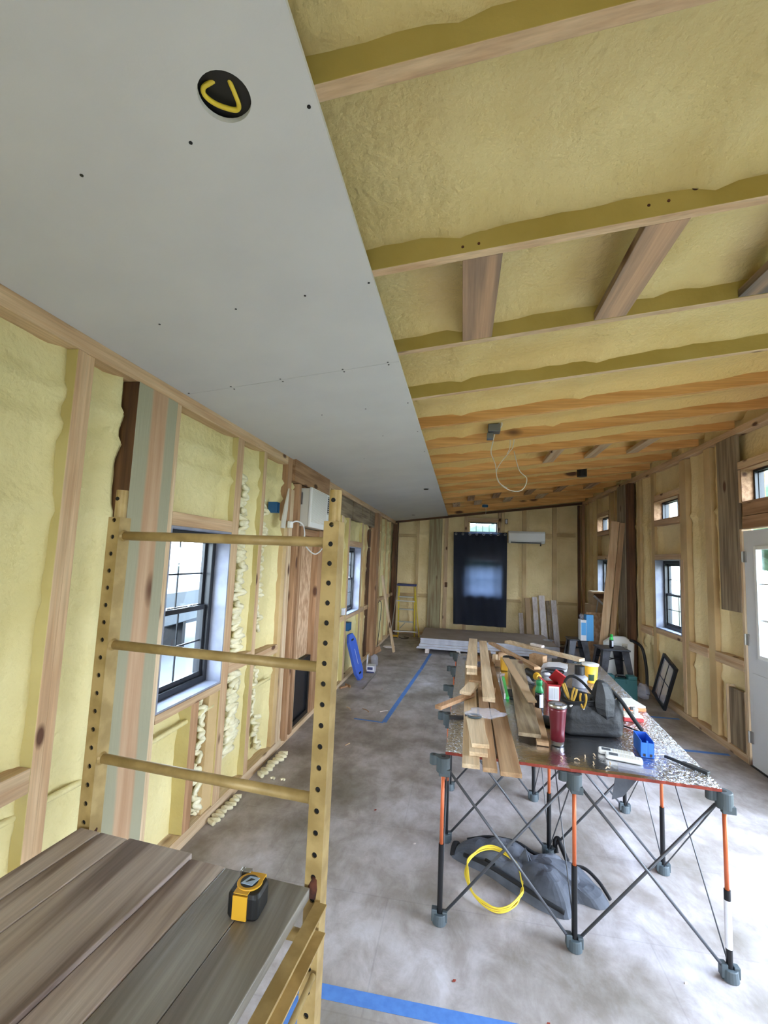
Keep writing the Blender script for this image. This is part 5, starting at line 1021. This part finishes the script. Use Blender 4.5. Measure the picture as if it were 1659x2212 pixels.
# curtain with grommets over the back window
cu = thing('curtain', 'dark navy curtain with brass grommets pinned over the back wall window', 'curtain', (1.95, YB-.04, .29)); m = MB(); nu, nv = 90, 60
for j in range(nv+1):
    for i in range(nu+1):
        u, v = i/nu, j/nv; x = 1.345+(2.535-1.345)*u+.04*(1-v)*(1-u); z = .30-.012*u+v*(2.358-.30+.03*u); lo = (1-v)
        y = YB-.045-.012*math.sin(u*31+v*2)*(.3+lo)-.02*lo*nz3(u, v, 5, 5)-.008*math.sin(u*60)*(v > .9)
        m.v.append(Vector((x, y, z)))
for j in range(nv):
    for i in range(nu): a = j*(nu+1)+i; m.f.append([a, a+1, a+nu+2, a+nu+1]); m.m.append(0)
co = m.build('cloth', 'curtain', cu, smooth=True)
for k in range(8): x = 1.40+k*.155; m = MB(); m.tube([(x+.022*math.cos(a), YB-.068, 2.315+.012*k/8+.022*math.sin(a)) for a in [2*PI*i/14 for i in range(14)]], .006, n=6, closed=True); m.build('grommet', 'steel', cu, smooth=True)
# mini split
ms = thing('wall_air_conditioner', 'long white wall-mounted air conditioner right of the curtain', 'air conditioner', (2.94, YB-.1, 2.14)); m = MB()
pr = [(0, 0), (0, .27), (-.17, .265), (-.20, .22), (-.20, .06), (-.15, .0)]
m.loft([[Vector((x, YB-.002+a, 2.145+b_)) for a, b_ in pr] for x in (2.555, 3.325)]); m.build('case', 'white_plastic', ms, bevel=.012)
m = MB(); m.box(2.60, 3.24, YB-.203, YB-.16, 2.150, 2.172); m.build('outlet_slot', 'black_plastic', ms); m = MB(); m.obox((2.60, YB-.205, 2.172), (3.24, YB-.205, 2.172), .02, .006); m.build('louvre', 'white_plastic', ms); m = MB(); m.tube([(3.25, YB-.05, 2.146), (3.25, YB-.05, 2.10)], .014, n=10); m.build('drain_stub', 'black_plastic', ms)
def wbx(x, z, label, wd=.06, h=.11, mt_='brown_wood_x'):
    t_ = thing('outlet_box', label, 'electrical box', (x, YB-.02, z)); m = MB(); y0 = YB-.03; m.box(x, x+.008, y0, YB-.005, z, z+h).box(x+wd-.008, x+wd, y0, YB-.005, z, z+h).box(x+.008, x+wd-.008, y0, YB-.005, z, z+.008).box(x+.008, x+wd-.008, y0, YB-.005, z+h-.008, z+h); m.build('box_rim', 'dark_wood_x', t_); m = MB(); m.box(x+.008, x+wd-.008, YB-.012, YB-.006, z+.008, z+h-.008); m.build('box_back', mt_, t_)
wbx(2.485, 2.575, 'small rectangular electrical box right of the small back window', mt_='label_white'); wbx(1.17, 1.10, 'small dark electrical box on back wall left of the curtain', mt_='dark_wood_x')
# boards leaning on the back wall
for k, (xt, zt, wd, mt_, lb) in enumerate(((2.835, .62, .09, 'white_wood_z', 'shortest white board leaning on the back wall, leftmost'), (2.965, .95, .10, 'cardboard', 'brown board leaning on the back wall, second from left'), (3.12, .98, .10, 'white_wood_z', 'white board leaning on the back wall in the middle of the row'), (3.265, 1.02, .12, 'white_wood_z', 'tallest white board leaning on the back wall'), (3.395, .91, .07, 'grey_wood_z', 'grey board leaning on the back wall between two white boards'), (3.51, .93, .11, 'white_wood_z', 'white board leaning on the back wall, rightmost of the row'))):
    plank((xt+.02, 10.05 if k else 10.2, .001), (xt, YB-.055-.02*(k % 2), zt), wd, .035, mt_, 'leaning_board', lb, 'board', 'boards leaning on the back wall', upv=(0, -1, 0))
# ------------------------------------------------------------------ right-hand corner clutter
def stool(x0, y0, zt, hw, label, rot=0):
    t_ = thing('metal_stool', label, 'stool', (x0, y0, 0), 'metal stools in the right corner'); m = MB(); o = Vector((x0, y0, 0))
    m.loft([rrect(x0, y0, hw, hw, .03, zt-.02, rot=rot), rrect(x0, y0, hw+.004, hw+.004, .03, zt-.012, rot=rot), rrect(x0, y0, hw, hw, .03, zt, rot=rot)]); m.build('seat', 'stool_metal', t_, bevel=.002)
    c_, s_ = math.cos(rot), math.sin(rot)
    for sx_, sy_ in ((-1, -1), (1, -1), (1, 1), (-1, 1)):
        def R_(x, y, z): return Vector((x0+x*c_-y*s_, y0+x*s_+y*c_, z))
        m = MB(); a = hw-.02; b_ = hw+.05; wt, wb_ = .10, .055
        top = [R_(sx_*a, sy_*a, zt-.021), R_(sx_*(a-wt), sy_*a, zt-.021), R_(sx_*(a-.01), sy_*(a-.01), zt-.021), R_(sx_*a, sy_*(a-wt), zt-.021)]
        bot = [R_(sx_*b_, sy_*b_, 0), R_(sx_*(b_-wb_), sy_*b_, 0), R_(sx_*(b_-.01), sy_*(b_-.01), 0), R_(sx_*b_, sy_*(b_-wb_), 0)]
        m.loft([bot, top]); m.build('leg', 'stool_metal', t_)
    for p, q in (((-1, -1), (1, 1)), ((1, -1), (-1, 1))):
        m = MB(); m.tube([R_(p[0]*(hw-.02), p[1]*(hw-.02), zt*.72+(.012 if p[0] > 0 else 0)), R_(q[0]*(hw-.02), q[1]*(hw-.02), zt*.72+(.012 if p[0] > 0 else 0))], .006); m.build('cross_rod', 'black_metal', t_)
stool(3.66, 7.0, .575, .19, 'galvanised metal stool with green-topped bottle on its seat', .05); stool(3.38, 7.78, .555, .15, 'darker metal stool carrying the blue and white box')
bottle((3.645, 6.95, .5755), 1.15, 'small dark bottle with bright green cap standing on the metal stool', 'lime')
wbxx = thing('filter_carton', 'blue and white carton in a clear bag on the darker stool', 'carton', (3.48, 7.62, .5555)); m = MB(); m.box(3.385, 3.47, 7.56, 7.70, .5565, .87); m.build('white_side', 'label_white', wbxx); m = MB(); m.box(3.471, 3.575, 7.56, 7.70, .5565, .95); m.build('blue_side', 'light_blue', wbxx); m = MB(); m.box(3.395, 3.465, 7.5585, 7.5595, .64, .83); m.box(3.49, 3.56, 7.5585, 7.5595, .75, .80); m.build('printed_panel', 'light_blue', wbxx)
blob((3.415, 7.63, .874), .032, .05, .045, 41, 'film', 'plastic_bag', 'clear plastic bag bunched over the white side of the blue carton', 'plastic bag', amp=.4)
# white appliance behind stool
wa = thing('portable_appliance', 'white rounded appliance standing against the right wall behind the metal stool', 'appliance', (3.86, 7.33, 0)); m = MB()
m.loft([rrect(3.86, 7.335, .20, .075, .06, z, n=6) if z < .60 else rrect(3.86, 7.335, .20-(z-.60)*1.2, .075-(z-.6)*.4, .03, z, n=6) for z in (.002, .3, .60, .66, .69)]); m.build('shell', 'white_plastic', wa, smooth=False, bevel=.004); m = MB(); m.box(3.88, 3.96, 7.2585, 7.2595, .50, .60); lb_ = m.build('label_panel', 'offwhite_plastic', wa); m = MB()
for i in range(4):
    for j in range(3): m.box(3.885+i*.018, 3.895+i*.018, 7.2575, 7.2584, .52+j*.02, .53+j*.02)
m.build('printed_marks', 'black_plastic', lb_)
# hose
m = MB(); hp = [(3.98, 7.20, .66), (4.0, 7.05, .66), (4.05, 6.97, .60), (4.07, 6.92, .44), (4.065, 6.86, .28), (4.045, 6.80, .12), (4.035, 6.74, .035)]
m.tube(hp, lambda t: .019+.002*math.sin(t*420), n=12, sub=24); solo(m, 'corrugated_hose', 'black_plastic', 'black corrugated hose arching down to the floor by the right wall', 'hose', smooth=True)
# teal case
tc_ = thing('tool_case', 'teal green plastic tool case standing on floor in front of the metal stool', 'tool case', (3.62, 6.50, 0)); m = MB(); m.box(3.42, 3.80, 6.44, 6.56, .001, .27); m.box(3.42, 3.53, 6.44, 6.56, .27, .315).box(3.69, 3.80, 6.44, 6.56, .27, .315); m.build('shell', 'teal', tc_, bevel=.008); m = MB(); m.tube([(3.54, 6.5, .285), (3.57, 6.5, .31), (3.65, 6.5, .31), (3.68, 6.5, .285)], .012, n=10); m.build('handle', 'black_plastic', tc_, smooth=True); m = MB(); m.box(3.53, 3.56, 6.430, 6.4395, .22, .28).box(3.66, 3.69, 6.430, 6.4395, .22, .28); m.build('latch', 'teal', tc_, bevel=.002)
blob((3.93, 6.62, 0), .07, .09, .10, 44, 'film', 'plastic_bag', 'clear plastic bag on the floor between the teal case and the hose', 'plastic bag', amp=.4)
# leaning old sash
sa = thing('spare_window', 'spare black window sash leaning on the right wall near the floor', 'window sash', (4.03, 6.37, 0)); a0 = Vector((4.015, 6.16, .004)); sd_ = Vector((.015, .46, 0)).normalized(); up_ = Vector((.085, -.17, .56)).normalized(); sd_ = (Vector((.03, .98, .22))); sd_ = (sd_-up_*sd_.dot(up_)).normalized(); nn = up_.cross(sd_).normalized(); nn = -nn if nn.x > 0 else nn; Ws, Hs = .40, .56
def PR(m, a, b_, c_, d_, off=0, th=.03): m.prism([(a, c_), (b_, c_), (b_, d_), (a, d_)], a0+nn*off, sd_, up_, nn, th)
m = MB(); PR(m, 0, .035, 0, Hs); PR(m, Ws-.035, Ws, 0, Hs); PR(m, .035, Ws-.035, 0, .035); PR(m, .035, Ws-.035, Hs-.035, Hs); m.build('frame', 'window_black', sa)
m = MB(); PR(m, .035, Ws-.035, .035, Hs-.035, .012, .003); m.build('pane', 'clear_plastic', sa); m = MB(); PR(m, Ws/2-.004, Ws/2+.004, .035, Hs-.035, .0155, .006); PR(m, .035, Ws-.035, Hs/2-.004, Hs/2+.004, .0155, .0055); m.build('grille', 'window_black', sa)
# long planks leaning in right corner
plank((3.64, 7.52, .001), (3.915, 7.59, 2.42), .115, .02, 'pine_z', 'leaning_plank', 'long pine plank leaning in the right corner, left one of the pair', 'plank', 'long planks leaning in the right corner', upv=(0, -1, .1))
plank((3.76, 7.52, .001), (4.015, 7.59, 2.40), .075, .02, 'cedar_z', 'leaning_plank', 'long tan plank leaning in the right corner, right one of the pair', 'plank', 'long planks leaning in the right corner', upv=(0, -1, .1))
# boxes by the far lower window
m = MB(); m.box(3.82, 4.06, 8.52, 8.82, 1.03, 1.24); bx_ = thing('cardboard_carton', 'olive cardboard carton on top of the pile below the far right window', 'carton', (3.95, 8.67, .98)); m.build('carton', 'cardboard', bx_, bevel=.004); m = MB(); m.box(3.815, 4.065, 8.50, 8.82, 1.2405, 1.265); m.build('lid', 'pale_pine_x', bx_); m = MB(); m.box(3.84, 4.0, 8.512, 8.5195, 1.15, 1.23); m.build('cutout', 'dark_wood_x', bx_)
m = MB(); m.box(3.78, 4.08, 8.50, 8.90, .55, 1.0295); solo(m, 'cardboard_carton', 'cardboard', 'large brown carton in the middle of the pile below the far right window', 'carton', bevel=.004)
m = MB(); m.box(3.74, 4.08, 8.48, 8.95, .001, .5495); solo(m, 'cardboard_carton', 'cardboard', 'bottom carton of the pile below the far right window, standing on the floor', 'carton', bevel=.004)
plank((3.72, 8.05, .001), (3.82, 8.35, .92), .3, .012, 'osb', 'plywood_offcut', 'plywood offcut leaning in front of the cartons', 'plywood'); plank((3.86, 7.80, .001), (3.92, 8.00, .84), .24, .012, 'cardboard', 'plywood_offcut', 'brown plywood offcut leaning behind the two long planks', 'plywood', upv=(0, -1, .2))
cl = thing('bar_clamp', 'silver bar clamp sticking up among the cartons in the right corner', 'clamp', (3.72, 8.43, .0)); m = MB(); m.obox((3.72, 8.43, .001), (3.88, 8.43, 1.12), .02, .006, upv=(0, -1, 0)); m.build('bar', 'alu', cl); m = MB(); m.obox((3.81, 8.42, 1.20), (3.96, 8.42, 1.06), .035, .02, upv=(0, -1, 0)); m.build('jaw', 'steel', cl, bevel=.002)
blob((3.22, 9.3, .255), .10, .12, .001, 50, 'film', 'plastic_film', 'clear film lying on the right end of the drywall stack', 'plastic film', amp=.3)
blob((3.6, 8.6, 0), .12, .16, .14, 52, 'film', 'plastic_bag', 'large clear plastic bag on the floor between drywall stack and cartons', 'plastic bag', amp=.45)
plank((3.45, 9.0, .001), (3.75, 9.3, .001), .2, .18, 'dark_wood_x', 'scrap_crate', 'dark box on the floor behind the large clear bag', 'box')
# ------------------------------------------------------------------ things on the ceiling
jx = thing('junction_box', 'grey steel junction box with hanging white wires on the exposed rafters', 'electrical box', (1.80, 4.05, 2.84)); m = MB(); m.box(1.755, 1.86, 3.99, 4.09, 2.86, 2.93); m.box(1.745, 1.80, 4.01, 4.08, 2.80, 2.855); m.build('box_shell', 'galv', jx, bevel=.004); m = MB(); m.tube([(1.80, 4.04, 2.93), (1.805, 4.05, 2.965)], .018, n=12); m.build('conduit', 'black_plastic', jx)
m = MB(); m.tube([(1.84, 4.04, 2.93), (1.86, 4.0, 2.95), (1.875, 4.03, 2.93), (1.86, 4.05, 2.905)], .005, sub=5); m.build('wire_loop', 'offwhite_plastic', jx, smooth=True)
m = MB(); m.tube([(1.82, 4.1, 2.88), (1.805, 4.15, 2.80), (1.80, 4.3, 2.74), (1.84, 4.3, 2.627), (1.86, 4.3, 2.49), (1.90, 4.3, 2.43), (1.974, 4.3, 2.384), (2.06, 4.3, 2.376), (2.11, 4.3, 2.42), (2.125, 4.3, 2.50), (2.06, 4.32, 2.58), (2.02, 4.4, 2.78)], .0045, sub=6); solo(m, 'hanging_wire', 'offwhite_plastic', 'longest white wire loop hanging from the rafters', 'wire', smooth=True)
m = MB(); m.tube([(2.011, 4.3, 2.90), (2.00, 4.3, 2.80), (1.97, 4.3, 2.75), (1.885, 4.3, 2.636), (1.85, 4.29, 2.55), (1.88, 4.28, 2.45), (1.95, 4.28, 2.40)], .0035, sub=6); solo(m, 'hanging_wire', 'offwhite_plastic', 'thinner white wire hanging beside the longest loop', 'wire', smooth=True)
m = MB(); m.tube([(1.977, 4.34, 2.90), (1.975, 4.34, 2.80), (1.95, 4.34, 2.74)], .0035, sub=6); solo(m, 'hanging_wire', 'offwhite_plastic', 'short white wire stub right of the junction box', 'wire', smooth=True)
m = MB(); m.cyl((3.165, 6.55, 2.94), (3.165, 6.55, 3.05), .065, n=20); solo(m, 'ceiling_box', 'black_plastic', 'round black electrical box between rafters on the right', 'electrical box', bevel=.004)
rbx = thing('ceiling_box', 'round blue-green electrical box near the back wall ceiling with a pull wire', 'electrical box', (1.98, 9.3, 2.83)); m = MB(); m.cyl((1.985, 9.3, 2.81), (1.985, 9.3, 2.86), .06, n=20); m.build('box_shell', 'junction_blue', rbx, bevel=.004); m = MB(); m.tube([(2.0, 9.3, 2.81), (2.005, 9.3, 2.74), (2.0, 9.3, 2.68)], .004); m.build('wire', 'offwhite_plastic', rbx)
